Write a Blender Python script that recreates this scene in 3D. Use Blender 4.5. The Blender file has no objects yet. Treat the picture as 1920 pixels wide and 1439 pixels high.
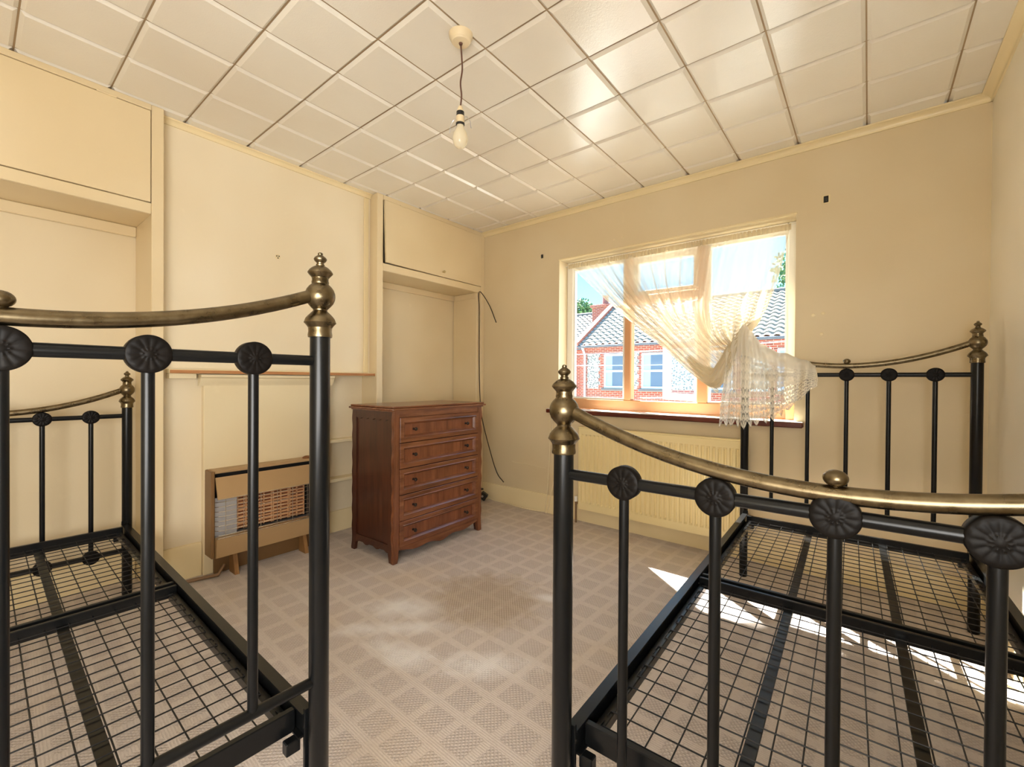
import bpy, math, random
from math import sin, cos, pi, radians, sqrt
from mathutils import Vector, Matrix

scene = bpy.context.scene
col = scene.collection
random.seed(7)

# ------------------------------------------------------------------ camera
HC = 1.088                                  # eye height above the carpet
YAW, PITCH, ROLL, FPX = 0.6798, -0.0072, 0.0071, 825.87
fw = Vector((-sin(YAW) * cos(PITCH), cos(YAW) * cos(PITCH), sin(PITCH)))
rt = Vector((cos(YAW), sin(YAW), 0)); up = rt.cross(fw)
rt2 = cos(ROLL) * rt + sin(ROLL) * up; up2 = -sin(ROLL) * rt + cos(ROLL) * up
cam = bpy.data.objects.new('camera', bpy.data.cameras.new('camera'))
col.objects.link(cam)
m = Matrix((rt2, up2, -fw)).transposed().to_4x4(); m.translation = (0, 0, HC)
cam.matrix_world = m
cam.data.sensor_fit = 'HORIZONTAL'; cam.data.sensor_width = 36.0
cam.data.lens = 36.0 * FPX / 1920.0
cam.data.clip_start = 0.02; cam.data.clip_end = 300
scene.camera = cam

# ------------------------------------------------------------------ sky, sun, exposure
world = bpy.data.worlds.new('sky'); scene.world = world
world.use_nodes = True
wt = world.node_tree; wt.nodes.clear()
wo = wt.nodes.new('ShaderNodeOutputWorld'); wb = wt.nodes.new('ShaderNodeBackground')
wr = wt.nodes.new('ShaderNodeValToRGB'); ws = wt.nodes.new('ShaderNodeSeparateXYZ'); wc = wt.nodes.new('ShaderNodeTexCoord')
wt.links.new(wc.outputs['Generated'], ws.inputs[0]); wt.links.new(ws.outputs['Z'], wr.inputs[0])
wt.links.new(wr.outputs[0], wb.inputs[0]); wt.links.new(wb.outputs[0], wo.inputs[0])
e = wr.color_ramp.elements
e[0].position = 0.0; e[0].color = (0.42, 0.74, 0.95, 1)
e[1].position = 0.8; e[1].color = (0.16, 0.42, 0.85, 1)
x = e.new(0.25); x.color = (0.17, 0.54, 0.85, 1)
SKY = 1.4
wb.inputs[1].default_value = SKY

sun = bpy.data.objects.new('sun', bpy.data.lights.new('sun', 'SUN'))
sun.data.energy = 23.0; sun.data.angle = radians(0.6); sun.data.color = (1.0, 0.93, 0.82)
sun.rotation_euler = Vector((1.23, -1.0, -1.88)).to_track_quat('-Z', 'Y').to_euler()
sun.location = (-6, 8, 8)
col.objects.link(sun)

def area(name, loc, direction, sx, sy, energy, color):
    l = bpy.data.lights.new(name, 'AREA'); l.shape = 'RECTANGLE'; l.size = sx; l.size_y = sy
    l.energy = energy; l.color = color
    o = bpy.data.objects.new(name, l); o.location = loc
    o.rotation_euler = Vector(direction).to_track_quat('-Z', 'Z').to_euler()
    col.objects.link(o); return o
# added fill that brightens the room from behind the viewpoint; no doorway stands there
area('added_fill_light', (0.30, -0.72, 1.15), (-1, 0.30, 0.30), 1.05, 2.0, 50, (1.0, 0.985, 0.955))

scene.view_settings.view_transform = 'Standard'
scene.view_settings.look = 'None'
scene.view_settings.gamma = 1.0
scene.view_settings.use_curve_mapping = False
scene.view_settings.exposure = 1.25
scene.cycles.max_bounces = 7
scene.cycles.diffuse_bounces = 5
scene.cycles.glossy_bounces = 3
scene.cycles.transmission_bounces = 4
scene.cycles.transparent_max_bounces = 10
scene.cycles.caustics_reflective = False
scene.cycles.caustics_refractive = False

# ------------------------------------------------------------------ materials
def srgb(r, g, b):
    f = lambda c: (c / 255 / 12.92) if c / 255 <= 0.04045 else ((c / 255 + 0.055) / 1.055) ** 2.4
    return (f(r), f(g), f(b), 1)

class NT:
    """small helper around a material's node tree"""
    def __init__(s, name):
        s.m = bpy.data.materials.new(name); s.m.use_nodes = True
        s.t = s.m.node_tree; s.t.nodes.clear()
        s.out = s.n('ShaderNodeOutputMaterial')
    def n(s, kind, **kw):
        o = s.t.nodes.new(kind)
        for k, v in kw.items(): setattr(o, k, v)
        return o
    def l(s, a, b): s.t.links.new(a, b)
    def put(s, sock, v):
        if hasattr(v, 'is_output') or isinstance(v, bpy.types.NodeSocket): s.l(v, sock)
        else: sock.default_value = v
    def math(s, op, a, b=0.0, c=0.0, clamp=False):
        o = s.n('ShaderNodeMath', operation=op); o.use_clamp = clamp
        s.put(o.inputs[0], a); s.put(o.inputs[1], b)
        if len(o.inputs) > 2: s.put(o.inputs[2], c)
        return o.outputs[0]
    def mix(s, fac, a, b, blend='MIX'):
        o = s.n('ShaderNodeMixRGB', blend_type=blend)
        s.put(o.inputs[0], fac); s.put(o.inputs[1], a); s.put(o.inputs[2], b)
        return o.outputs[0]
    def coord(s, which='Object'): return s.n('ShaderNodeTexCoord').outputs[which]
    def world(s): return s.n('ShaderNodeNewGeometry').outputs['Position']
    def mapping(s, v, scale=(1, 1, 1), loc=(0, 0, 0), rot=(0, 0, 0)):
        o = s.n('ShaderNodeMapping'); s.l(v, o.inputs[0])
        o.inputs['Location'].default_value = loc; o.inputs['Rotation'].default_value = rot; o.inputs['Scale'].default_value = scale
        return o.outputs[0]
    def noise(s, v, scale, detail=3, rough=0.5, out='Fac'):
        o = s.n('ShaderNodeTexNoise'); s.l(v, o.inputs['Vector'])
        o.inputs['Scale'].default_value = scale; o.inputs['Detail'].default_value = detail; o.inputs['Roughness'].default_value = rough
        return o.outputs[out]
    def ramp(s, fac, stops):
        o = s.n('ShaderNodeValToRGB'); s.l(fac, o.inputs[0]); els = o.color_ramp.elements
        els[0].position, els[0].color = stops[0]; els[1].position, els[1].color = stops[-1]
        for p, c in stops[1:-1]:
            q = els.new(p); q.color = c
        return o.outputs[0]
    def maprange(s, v, a, b, c=0.0, d=1.0):
        o = s.n('ShaderNodeMapRange'); s.put(o.inputs[0], v)
        for i, q in enumerate((a, b, c, d)): o.inputs[i + 1].default_value = q
        return o.outputs[0]
    def sep(s, v):
        o = s.n('ShaderNodeSeparateXYZ'); s.l(v, o.inputs[0]); return o.outputs
    def bump(s, h, strength=0.3, dist=0.002):
        o = s.n('ShaderNodeBump'); s.l(h, o.inputs['Height']); o.inputs['Strength'].default_value = strength
        o.inputs['Distance'].default_value = dist; return o.outputs[0]
    def pbr(s, color, rough=0.5, metal=0.0, normal=None, spec=0.5, alpha=None, coat=0.0):
        p = s.n('ShaderNodeBsdfPrincipled')
        s.put(p.inputs['Base Color'], color); s.put(p.inputs['Roughness'], rough); s.put(p.inputs['Metallic'], metal)
        p.inputs['Specular IOR Level'].default_value = spec
        p.inputs['Coat Weight'].default_value = coat
        if normal is not None: s.l(normal, p.inputs['Normal'])
        if alpha is not None: s.put(p.inputs['Alpha'], alpha)
        s.l(p.outputs[0], s.out.inputs[0]); return p

MAT = {}
def simple(name, c, rough=0.5, metal=0.0, spec=0.5, noise=0.0, nscale=20, bump=0.0, coat=0.0):
    k = NT(name); color = c; nrm = None
    if noise or bump:
        f = k.noise(k.world(), nscale, 4)
        if noise: color = k.mix(k.math('MULTIPLY', f, 1.0), tuple(v * (1 - noise) for v in c[:3]) + (1,), tuple(min(1, v * (1 + noise)) for v in c[:3]) + (1,))
        if bump: nrm = k.bump(f, bump, 0.003)
    k.pbr(color, rough, metal, nrm, spec, coat=coat); MAT[name] = k.m; return k.m

def paint(name, c, rough=0.42, wear=0.10):
    """old emulsion / gloss paint: faint yellowed patches, fine roller texture, small scuffs"""
    k = NT(name); p = k.world()
    big = k.noise(p, 1.3, 2, 0.6); fine = k.noise(p, 160, 0); mid = k.noise(p, 9, 3, 0.65)
    dark = tuple(v * q for v, q in zip(c[:3], (0.90, 0.86, 0.78))) + (1,)
    colr = k.mix(k.maprange(big, 0.35, 0.72, 0, 0.8), c, dark)
    colr = k.mix(k.maprange(mid, 0.66, 0.80, 0, wear * 2.5), colr, tuple(min(1, v * 1.12) for v in c[:3]) + (1,))
    h = k.math('ADD', k.math('MULTIPLY', fine, 0.3), k.math('MULTIPLY', mid, 0.8))
    k.pbr(colr, rough, 0, k.bump(h, 0.10, 0.004), 0.4); MAT[name] = k.m; return k.m

paint('wall_paint', srgb(229, 215, 185))
paint('window_wall_paint', srgb(224, 208, 175), 0.45)
paint('chimney_paint', srgb(237, 225, 199), 0.38)
paint('cupboard_paint', srgb(229, 212, 177), 0.34)
paint('gloss_trim', srgb(238, 222, 182), 0.25)
paint('surround_paint', srgb(236, 222, 188), 0.22)
paint('radiator_paint', srgb(238, 222, 172), 0.3)
paint('side_wall_paint', srgb(240, 234, 220), 0.28)

# ceiling tile: off-white, satin, fine stipple
k = NT('ceiling_tile_paint'); p = k.world()
v = k.n('ShaderNodeTexVoronoi'); v.inputs['Scale'].default_value = 210; k.l(p, v.inputs['Vector'])
h = k.math('ADD', k.math('MULTIPLY', v.outputs['Distance'], 0.8), k.math('MULTIPLY', k.noise(p, 60, 1), 0.9))
cc = k.mix(k.maprange(k.noise(p, 0.9, 4), 0.35, 0.7, 0, 1), srgb(234, 229, 217), srgb(224, 214, 197))
k.pbr(cc, 0.17, 0, k.bump(h, 0.13, 0.0025), 0.62); MAT['ceiling_tile_paint'] = k.m
simple('ceiling_board', srgb(160, 136, 104), 0.7)

# carpet: beige tufted, lattice of flat bands round pitted squares, stains and scuffs
k = NT('carpet'); p = k.world(); sx = k.sep(k.mapping(p, (1, 1, 1), (0.02, 0.05, 0), (0, 0, radians(2))))
PIT = 0.127
def tri(v, period): return k.math('PINGPONG', v, period / 2)
gx = tri(sx[0], PIT); gy = tri(sx[1], PIT)
inside = k.math('MULTIPLY', k.maprange(gx, 0.013, 0.019), k.maprange(gy, 0.013, 0.019))
dx = k.math('SINE', k.math('MULTIPLY', sx[0], 2 * pi / 0.0150)); dy = k.math('SINE', k.math('MULTIPLY', sx[1], 2 * pi / 0.0160))
dots = k.maprange(k.math('MULTIPLY', dx, dy), -0.2, 0.7)
ribs = k.maprange(k.math('SINE', k.math('MULTIPLY', sx[1], 2 * pi / 0.008)), -1, 1)
tuft = k.noise(p, 420, 1, 0.7); fluff = k.noise(p, 90, 2, 0.7)
hh = k.math('ADD', k.math('MULTIPLY', inside, k.math('MULTIPLY', dots, 0.9)), k.math('MULTIPLY', k.math('SUBTRACT', 1.0, inside), k.math('MULTIPLY_ADD', ribs, 0.25, 0.55)))
hh = k.math('ADD', hh, k.math('MULTIPLY', tuft, 0.7))
base = k.mix(inside, srgb(216, 206, 200), srgb(215, 205, 200))
base = k.mix(k.math('MULTIPLY', k.math('MULTIPLY', inside, k.math('SUBTRACT', 1.0, dots)), 0.30), base, srgb(160, 147, 141))
base = k.mix(k.maprange(fluff, 0.3, 0.75, 0.0, 0.35), base, srgb(186, 173, 167))
big = k.noise(p, 2.2, 2, 0.6)
WARP = k.noise(p, 9, 5, 0.7)
def blob(cx, cy, rx, ry, ang, soft=0.35, warp=0.5):
    mp = k.n('ShaderNodeVectorRotate', rotation_type='Z_AXIS'); k.l(p, mp.inputs['Vector']); mp.inputs['Center'].default_value = (cx, cy, 0); mp.inputs['Angle'].default_value = -ang
    s_ = k.sep(mp.outputs[0])
    a = k.math('DIVIDE', k.math('SUBTRACT', s_[0], cx), rx); b = k.math('DIVIDE', k.math('SUBTRACT', s_[1], cy), ry)
    r = k.math('SQRT', k.math('ADD', k.math('MULTIPLY', a, a), k.math('MULTIPLY', b, b)))
    r = k.math('ADD', r, k.math('MULTIPLY', k.math('SUBTRACT', WARP, 0.5), warp * 2))
    return k.maprange(r, 1.0, 1.0 - soft, 0, 1)
stain = blob(-1.47, 1.62, 0.36, 0.32, 0.1, 0.5, 0.75)
base = k.mix(k.math('MULTIPLY', stain, 0.62), base, k.mix(dots, srgb(150, 130, 106), srgb(206, 188, 162)))
for (cx, cy, rx, ry, an) in ((-1.60, 1.17, 0.30, 0.07, 0.75), (-1.13, 1.24, 0.22, 0.10, 0.6), (-1.42, 1.08, 0.22, 0.09, 0.2), (-1.22, 1.83, 0.13, 0.05, 0.3), (-1.72, 1.30, 0.22, 0.12, 0.6)):
    base = k.mix(k.math('MULTIPLY', blob(cx, cy, rx, ry, an, 0.8, 0.75), 0.75), base, srgb(240, 238, 240))
base = k.mix(k.maprange(big, 0.55, 0.8, 0, 0.35), base, srgb(206, 182, 146))
k.pbr(base, 0.95, 0, k.bump(hh, 0.6, 0.004), 0.15); MAT['carpet'] = k.m

simple('black_metal', (0.0045, 0.005, 0.0055, 1), 0.28, 0.0, 0.30, 0.3, 60, 0.02)
simple('wire_metal', (0.008, 0.008, 0.009, 1), 0.4, 0.0, 0.3)
k = NT('aged_brass'); p = k.world()
f = k.noise(p, 35, 5, 0.6)
k.pbr(k.mix(k.maprange(f, 0.3, 0.75), (0.13, 0.10, 0.058, 1), (0.25, 0.20, 0.12, 1)), k.maprange(f, 0.3, 0.7, 0.24, 0.36), 1.0, k.bump(f, 0.03, 0.002)); MAT['aged_brass'] = k.m
k = NT('dark_rosette'); f = k.noise(k.coord(), 60, 4)
k.pbr(k.mix(f, (0.003, 0.0027, 0.0024, 1), (0.010, 0.0075, 0.006, 1)), 0.45, 0.0, k.bump(f, 0.1, 0.002), 0.12); MAT['dark_rosette'] = k.m

def wood(name, a, b, c, rough, axis, scale=1.0, spec=0.5):
    k = NT(name); p = k.coord()
    st = [14, 14, 14]; st[axis] = 1.1
    q = k.mapping(p, tuple(v * scale for v in st))
    f = k.noise(q, 2.5, 6, 0.65); g = k.noise(k.mapping(p, tuple((v * 6 if i != axis else 5) * scale for i, v in enumerate((14, 14, 14)))), 3.0, 3)
    big = k.noise(p, 5, 3)
    colr = k.ramp(f, [(0.25, a), (0.5, b), (0.75, c)])
    colr = k.mix(k.maprange(g, 0.5, 0.75, 0, 0.35), colr, a)
    colr = k.mix(k.maprange(big, 0.4, 0.7, 0, 0.3), colr, a)
    k.pbr(colr, rough, 0, k.bump(g, 0.06, 0.002), spec); MAT[name] = k.m
wood('mahogany', srgb(82, 47, 30), srgb(124, 75, 48), srgb(150, 98, 64), 0.24, 0)
wood('mahogany_upright', srgb(80, 46, 30), srgb(120, 72, 46), srgb(146, 92, 60), 0.26, 2)
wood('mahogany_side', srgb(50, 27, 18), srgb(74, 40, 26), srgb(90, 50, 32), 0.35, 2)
wood('mahogany_panel', srgb(90, 50, 32), srgb(126, 73, 47), srgb(146, 87, 57), 0.26, 2)
wood('raw_pine', srgb(150, 96, 54), srgb(186, 128, 78), srgb(206, 156, 106), 0.6, 1)
wood('sill_wood', srgb(70, 26, 16), srgb(98, 40, 24), srgb(120, 56, 34), 0.35, 0)
wood('foot_wood', srgb(120, 84, 44), srgb(150, 108, 62), srgb(170, 128, 80), 0.6, 2)

simple('window_upvc', srgb(240, 236, 226), 0.28, 0, 0.5, 0.04, 3)
simple('window_tan', srgb(200, 148, 106), 0.32, 0, 0.5, 0.08, 4)
simple('white_paint', srgb(238, 236, 228), 0.35)
simple('rubber', (0.015, 0.015, 0.016, 1), 0.6)
simple('heater_case', srgb(176, 146, 106), 0.36, 0.15, 0.5, 0.06, 12)
simple('heater_side', srgb(124, 92, 56), 0.45, 0.0, 0.5, 0.15, 12)
simple('heater_dark', (0.006, 0.006, 0.006, 1), 0.6)
simple('bright_metal', (0.62, 0.63, 0.66, 1), 0.28, 1.0)
simple('brushed_metal', (0.55, 0.57, 0.62, 1), 0.42, 0.9, 0.5, 0.05, 60)
simple('chrome_wire', (0.75, 0.72, 0.64, 1), 0.22, 1.0)
simple('ceramic_clay', srgb(206, 156, 112), 0.8, 0, 0.3, 0.2, 60)
simple('ceramic_dark', srgb(120, 66, 36), 0.85)
simple('black_plastic', (0.012, 0.012, 0.013, 1), 0.35)
simple('cream_plastic', srgb(226, 208, 172), 0.4)
simple('white_cable_skin', srgb(232, 218, 184), 0.45)
simple('brown_flex', srgb(96, 64, 50), 0.5)
simple('black_cable_skin', srgb(48, 34, 28), 0.45)
simple('brown_plastic', srgb(96, 40, 28), 0.4)
simple('plaster_mark', srgb(150, 120, 90), 0.8)
simple('dark_hole', (0.01, 0.008, 0.006, 1), 0.8)
simple('old_knob', srgb(196, 178, 132), 0.3, 0.2)
simple('knob_metal', (0.05, 0.035, 0.03, 1), 0.25, 0.6)
simple('copper_pipe', srgb(132, 104, 76), 0.5, 0.2)
simple('rust', srgb(128, 84, 48), 0.7)

k = NT('window_glass')
tr = k.n('ShaderNodeBsdfTransparent'); gl = k.n('ShaderNodeBsdfGlossy'); gl.inputs['Roughness'].default_value = 0.02
fr = k.n('ShaderNodeLayerWeight'); fr.inputs['Blend'].default_value = 0.5
ff = k.math('MULTIPLY_ADD', k.math('POWER', fr.outputs['Facing'], 5.0), 0.9, 0.025)
mx = k.n('ShaderNodeMixShader'); k.l(ff, mx.inputs[0]); k.l(tr.outputs[0], mx.inputs[1]); k.l(gl.outputs[0], mx.inputs[2])
tr.inputs[0].default_value = (0.97, 0.99, 0.99, 1); k.l(mx.outputs[0], k.out.inputs[0]); MAT['window_glass'] = k.m

k = NT('pearl_bulb_glass')
d = k.n('ShaderNodeBsdfPrincipled'); d.inputs['Base Color'].default_value = srgb(244, 236, 214); d.inputs['Roughness'].default_value = 0.12; d.inputs['Coat Weight'].default_value = 0.5
tl = k.n('ShaderNodeBsdfTranslucent'); tl.inputs[0].default_value = srgb(250, 244, 226)
mx = k.n('ShaderNodeMixShader'); mx.inputs[0].default_value = 0.45
k.l(d.outputs[0], mx.inputs[1]); k.l(tl.outputs[0], mx.inputs[2]); k.l(mx.outputs[0], k.out.inputs[0]); MAT['pearl_bulb_glass'] = k.m

def fabric(name, c, transp, lace=False):
    """thin cloth: part reflected, part passed on, part open weave (denser when seen along its folds)"""
    k = NT(name)
    df = k.n('ShaderNodeBsdfDiffuse'); df.inputs[0].default_value = c
    tl = k.n('ShaderNodeBsdfTranslucent'); tl.inputs[0].default_value = c
    m1 = k.n('ShaderNodeMixShader'); m1.inputs[0].default_value = 0.34
    k.l(df.outputs[0], m1.inputs[1]); k.l(tl.outputs[0], m1.inputs[2])
    tr = k.n('ShaderNodeBsdfTransparent'); m2 = k.n('ShaderNodeMixShader')
    k.l(tr.outputs[0], m2.inputs[1]); k.l(m1.outputs[0], m2.inputs[2])
    if not lace:
        lw = k.n('ShaderNodeLayerWeight'); lw.inputs['Blend'].default_value = 0.5
        k.l(k.math('SUBTRACT', 1.0, k.math('MULTIPLY', k.math('SUBTRACT', 1.0, lw.outputs['Facing']), transp)), m2.inputs[0])
    else:
        uv = k.sep(k.coord('UV')); U = k.math('MULTIPLY', uv[0], 24.0); V = k.math('MULTIPLY', uv[1], 16.0)
        rowi = k.math('FLOOR', V); U2 = k.math('ADD', U, k.math('MULTIPLY', k.math('MODULO', rowi, 2.0), 0.5))
        a = k.math('SUBTRACT', k.math('FRACT', U2), 0.5); b = k.math('SUBTRACT', k.math('FRACT', V), 0.05)
        r = k.math('SQRT', k.math('ADD', k.math('MULTIPLY', a, a), k.math('MULTIPLY', b, b)))
        ring = k.math('COMPARE', r, 0.52, 0.16)
        dot = k.math('LESS_THAN', r, 0.20)
        ray = k.math('COMPARE', k.math('ABSOLUTE', a), k.math('MULTIPLY', b, 0.5), 0.09)
        lacy = k.math('MAXIMUM', k.math('MAXIMUM', ring, dot), ray)
        # plain cloth above, dense band, open lace below, pointed hem
        cloth = k.math('LESS_THAN', uv[1], 0.42)
        dense = k.math('MULTIPLY', k.math('LESS_THAN', uv[1], 0.66), 0.8)
        edge = k.math('LESS_THAN', uv[1], k.math('SUBTRACT', 1.0, k.math('MULTIPLY', k.math('PINGPONG', k.math('MULTIPLY', uv[0], 12.0), 0.5), 0.14)))
        al = k.math('MULTIPLY', k.math('MAXIMUM', k.math('MAXIMUM', k.math('MAXIMUM', lacy, cloth), dense), 0.42), edge)
        k.l(k.math('MULTIPLY', al, 0.96), m2.inputs[0])
    k.l(m2.outputs[0], k.out.inputs[0]); MAT[name] = k.m
fabric('sheer_voile', srgb(224, 211, 184), 0.34)
fabric('lace_cloth', srgb(236, 229, 214), 0.1, True)
fabric('curtain_tape', srgb(222, 208, 176), 0.06)

# outside
k = NT('brickwork'); p = k.world(); s_ = k.sep(p)
cb = k.n('ShaderNodeCombineXYZ'); k.l(s_[0], cb.inputs[0]); k.l(s_[2], cb.inputs[1])
br = k.n('ShaderNodeTexBrick'); k.l(cb.outputs[0], br.inputs['Vector']); br.inputs['Scale'].default_value = 1.0
br.inputs['Brick Width'].default_value = 0.225; br.inputs['Row Height'].default_value = 0.075; br.inputs['Mortar Size'].default_value = 0.008
br.inputs['Color1'].default_value = srgb(176, 76, 52); br.inputs['Color2'].default_value = srgb(140, 66, 54); br.inputs['Mortar'].default_value = srgb(190, 170, 150)
k.pbr(br.outputs[0], 0.9); MAT['brickwork'] = k.m
k = NT('flint'); v = k.n('ShaderNodeTexVoronoi'); k.l(k.world(), v.inputs['Vector']); v.inputs['Scale'].default_value = 13
k.pbr(k.ramp(v.outputs['Distance'], [(0.1, srgb(70, 70, 72)), (0.4, srgb(140, 138, 130)), (0.65, srgb(206, 200, 186))]), 0.8); MAT['flint'] = k.m
simple('roof_tile', srgb(150, 140, 128), 0.7, 0, 0.5, 0.35, 3)
simple('roof_lead', srgb(110, 104, 100), 0.7)
simple('tree_leaf', srgb(70, 110, 60), 0.7, 0, 0.5, 0.4, 4)
simple('tree_bark', srgb(80, 64, 48), 0.9)
simple('asphalt', srgb(190, 188, 182), 0.95, 0, 0.3, 0.15, 2)
simple('outside_white', srgb(226, 232, 238), 0.5)
simple('dark_pane', (0.10, 0.13, 0.18, 1), 0.08, 0, 0.8)
simple('net_curtain', srgb(150, 168, 190), 0.8)
simple('clay_pot', srgb(150, 96, 84), 0.8)
simple('gutter_grey', srgb(90, 92, 96), 0.5)

# ------------------------------------------------------------------ mesh helpers
def link(o, parent=None):
    col.objects.link(o)
    if parent is not None: o.parent = parent
    return o

class MB:
    def __init__(s): s.v = []; s.f = []
    def add(s, vs, fs):
        n = len(s.v); s.v += [tuple(a) for a in vs]; s.f += [tuple(i + n for i in q) for q in fs]; return s
    def box(s, a, b):
        (x0, y0, z0), (x1, y1, z1) = a, b
        x0, x1 = min(x0, x1), max(x0, x1); y0, y1 = min(y0, y1), max(y0, y1); z0, z1 = min(z0, z1), max(z0, z1)
        return s.add([(x0, y0, z0), (x1, y0, z0), (x1, y1, z0), (x0, y1, z0), (x0, y0, z1), (x1, y0, z1), (x1, y1, z1), (x0, y1, z1)],
                     [(0, 3, 2, 1), (4, 5, 6, 7), (0, 1, 5, 4), (1, 2, 6, 5), (2, 3, 7, 6), (3, 0, 4, 7)])
    def cbox(s, a, b, c=0.003):
        """box with chamfered edges"""
        lo = [min(p, q) for p, q in zip(a, b)]; hi = [max(p, q) for p, q in zip(a, b)]
        c = min(c, *[(h - l) * 0.45 for l, h in zip(lo, hi)])
        vs = []; idx = {}
        for ax in range(3):
            for sx in (0, 1):
                for sy in (0, 1):
                    for sz in (0, 1):
                        sg = (sx, sy, sz); p = []
                        for i in range(3):
                            e_ = hi[i] if sg[i] else lo[i]
                            if i != ax: e_ += (-c if sg[i] else c)
                            p.append(e_)
                        idx[(ax, sg)] = len(vs); vs.append(p)
        fs = []
        for ax in range(3):
            o1, o2 = [(1, 2), (2, 0), (0, 1)][ax]
            for sd in (0, 1):
                q = []
                for (u, w) in ((0, 0), (1, 0), (1, 1), (0, 1)):
                    sg = [0, 0, 0]; sg[ax] = sd; sg[o1] = u; sg[o2] = w; q.append(idx[(ax, tuple(sg))])
                fs.append(q if sd else q[::-1])
        for ax in range(3):                       # edges along axis ax
            o1, o2 = [(1, 2), (2, 0), (0, 1)][ax]
            for u in (0, 1):
                for w in (0, 1):
                    g0 = [0, 0, 0]; g1 = [0, 0, 0]; g0[o1] = g1[o1] = u; g0[o2] = g1[o2] = w; g1[ax] = 1
                    q = [idx[(o1, tuple(g0))], idx[(o2, tuple(g0))], idx[(o2, tuple(g1))], idx[(o1, tuple(g1))]]
                    fs.append(q if (u ^ w) else q[::-1])
        for sx in (0, 1):
            for sy in (0, 1):
                for sz in (0, 1):
                    g = (sx, sy, sz); q = [idx[(0, g)], idx[(1, g)], idx[(2, g)]]
                    fs.append(q if (sx + sy + sz) % 2 else q[::-1])
        return s.add(vs, fs)
    def tube(s, pts, r, n=12, caps=True, closed=False):
        pts = [Vector(p) for p in pts]; m_ = len(pts); rings = []
        rr = r if isinstance(r, (list, tuple)) else [r] * m_
        prev = None
        for i, p in enumerate(pts):
            if closed: t = (pts[(i + 1) % m_] - pts[i - 1])
            else: t = pts[min(i + 1, m_ - 1)] - pts[max(i - 1, 0)]
            t.normalize()
            if prev is None:
                a = Vector((0, 0, 1)) if abs(t.z) < 0.9 else Vector((1, 0, 0))
                u = t.cross(a).normalized()
            else:
                u = (prev - t * prev.dot(t)).normalized()
            prev = u; w = t.cross(u)
            rings.append([p + rr[i] * (cos(2 * pi * k_ / n) * u + sin(2 * pi * k_ / n) * w) for k_ in range(n)])
        vs = [q for rg in rings for q in rg]; fs = []
        for i in range(m_ - (0 if closed else 1)):
            j = (i + 1) % m_
            for k_ in range(n):
                fs.append((i * n + k_, i * n + (k_ + 1) % n, j * n + (k_ + 1) % n, j * n + k_))
        if caps and not closed:
            fs.append(tuple(range(n - 1, -1, -1))); fs.append(tuple((m_ - 1) * n + k_ for k_ in range(n)))
        return s.add(vs, fs)
    def lathe(s, prof, c=(0, 0, 0), n=28, axis='z'):
        vs = []; fs = []; idx = []
        for (r, h) in prof:
            if r < 1e-6: idx.append([len(vs)]); vs.append((0, 0, h))
            else:
                idx.append(list(range(len(vs), len(vs) + n)))
                vs += [(r * cos(2 * pi * k_ / n), r * sin(2 * pi * k_ / n), h) for k_ in range(n)]
        for a, b in zip(idx, idx[1:]):
            for k_ in range(n):
                k2 = (k_ + 1) % n
                if len(a) == 1 and len(b) == 1: continue
                if len(a) == 1: fs.append((a[0], b[k2], b[k_]))
                elif len(b) == 1: fs.append((a[k_], a[k2], b[0]))
                else: fs.append((a[k_], a[k2], b[k2], b[k_]))
        if axis == 'x': vs = [(z, x, y) for (x, y, z) in vs]
        if axis == 'y': vs = [(y, z, x) for (x, y, z) in vs]
        vs = [(x + c[0], y + c[1], z + c[2]) for (x, y, z) in vs]
        return s.add(vs, fs)
    def prism(s, poly, a, b, axis='y'):
        """poly in the plane across axis, swept from a to b along it (x: (y,z) y: (x,z) z: (x,y))"""
        n = len(poly)
        def P(q, h): return {'x': (h, q[0], q[1]), 'y': (q[0], h, q[1]), 'z': (q[0], q[1], h)}[axis]
        vs = [P(q, a) for q in poly] + [P(q, b) for q in poly]
        fs = [tuple(range(n))[::-1], tuple(range(n, 2 * n))] + [(i, (i + 1) % n, n + (i + 1) % n, n + i) for i in range(n)]
        return s.add(vs, fs)
    def xf(s, M):
        s.v = [tuple(M @ Vector(p)) for p in s.v]; return s
    def mesh(s, name, mat, angle=35):
        me = bpy.data.meshes.new(name); me.from_pydata(s.v, [], s.f); me.update()
        import bmesh
        bm = bmesh.new(); bm.from_mesh(me); bmesh.ops.recalc_face_normals(bm, faces=bm.faces); bm.to_mesh(me); bm.free()
        me.polygons.foreach_set('use_smooth', [True] * len(me.polygons)); me.set_sharp_from_angle(angle=radians(angle))
        me.materials.append(MAT[mat] if isinstance(mat, str) else mat)
        return me
    def build(s, name, mat, parent=None, angle=35):
        return link(bpy.data.objects.new(name, s.mesh(name, mat, angle)), parent)

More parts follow.
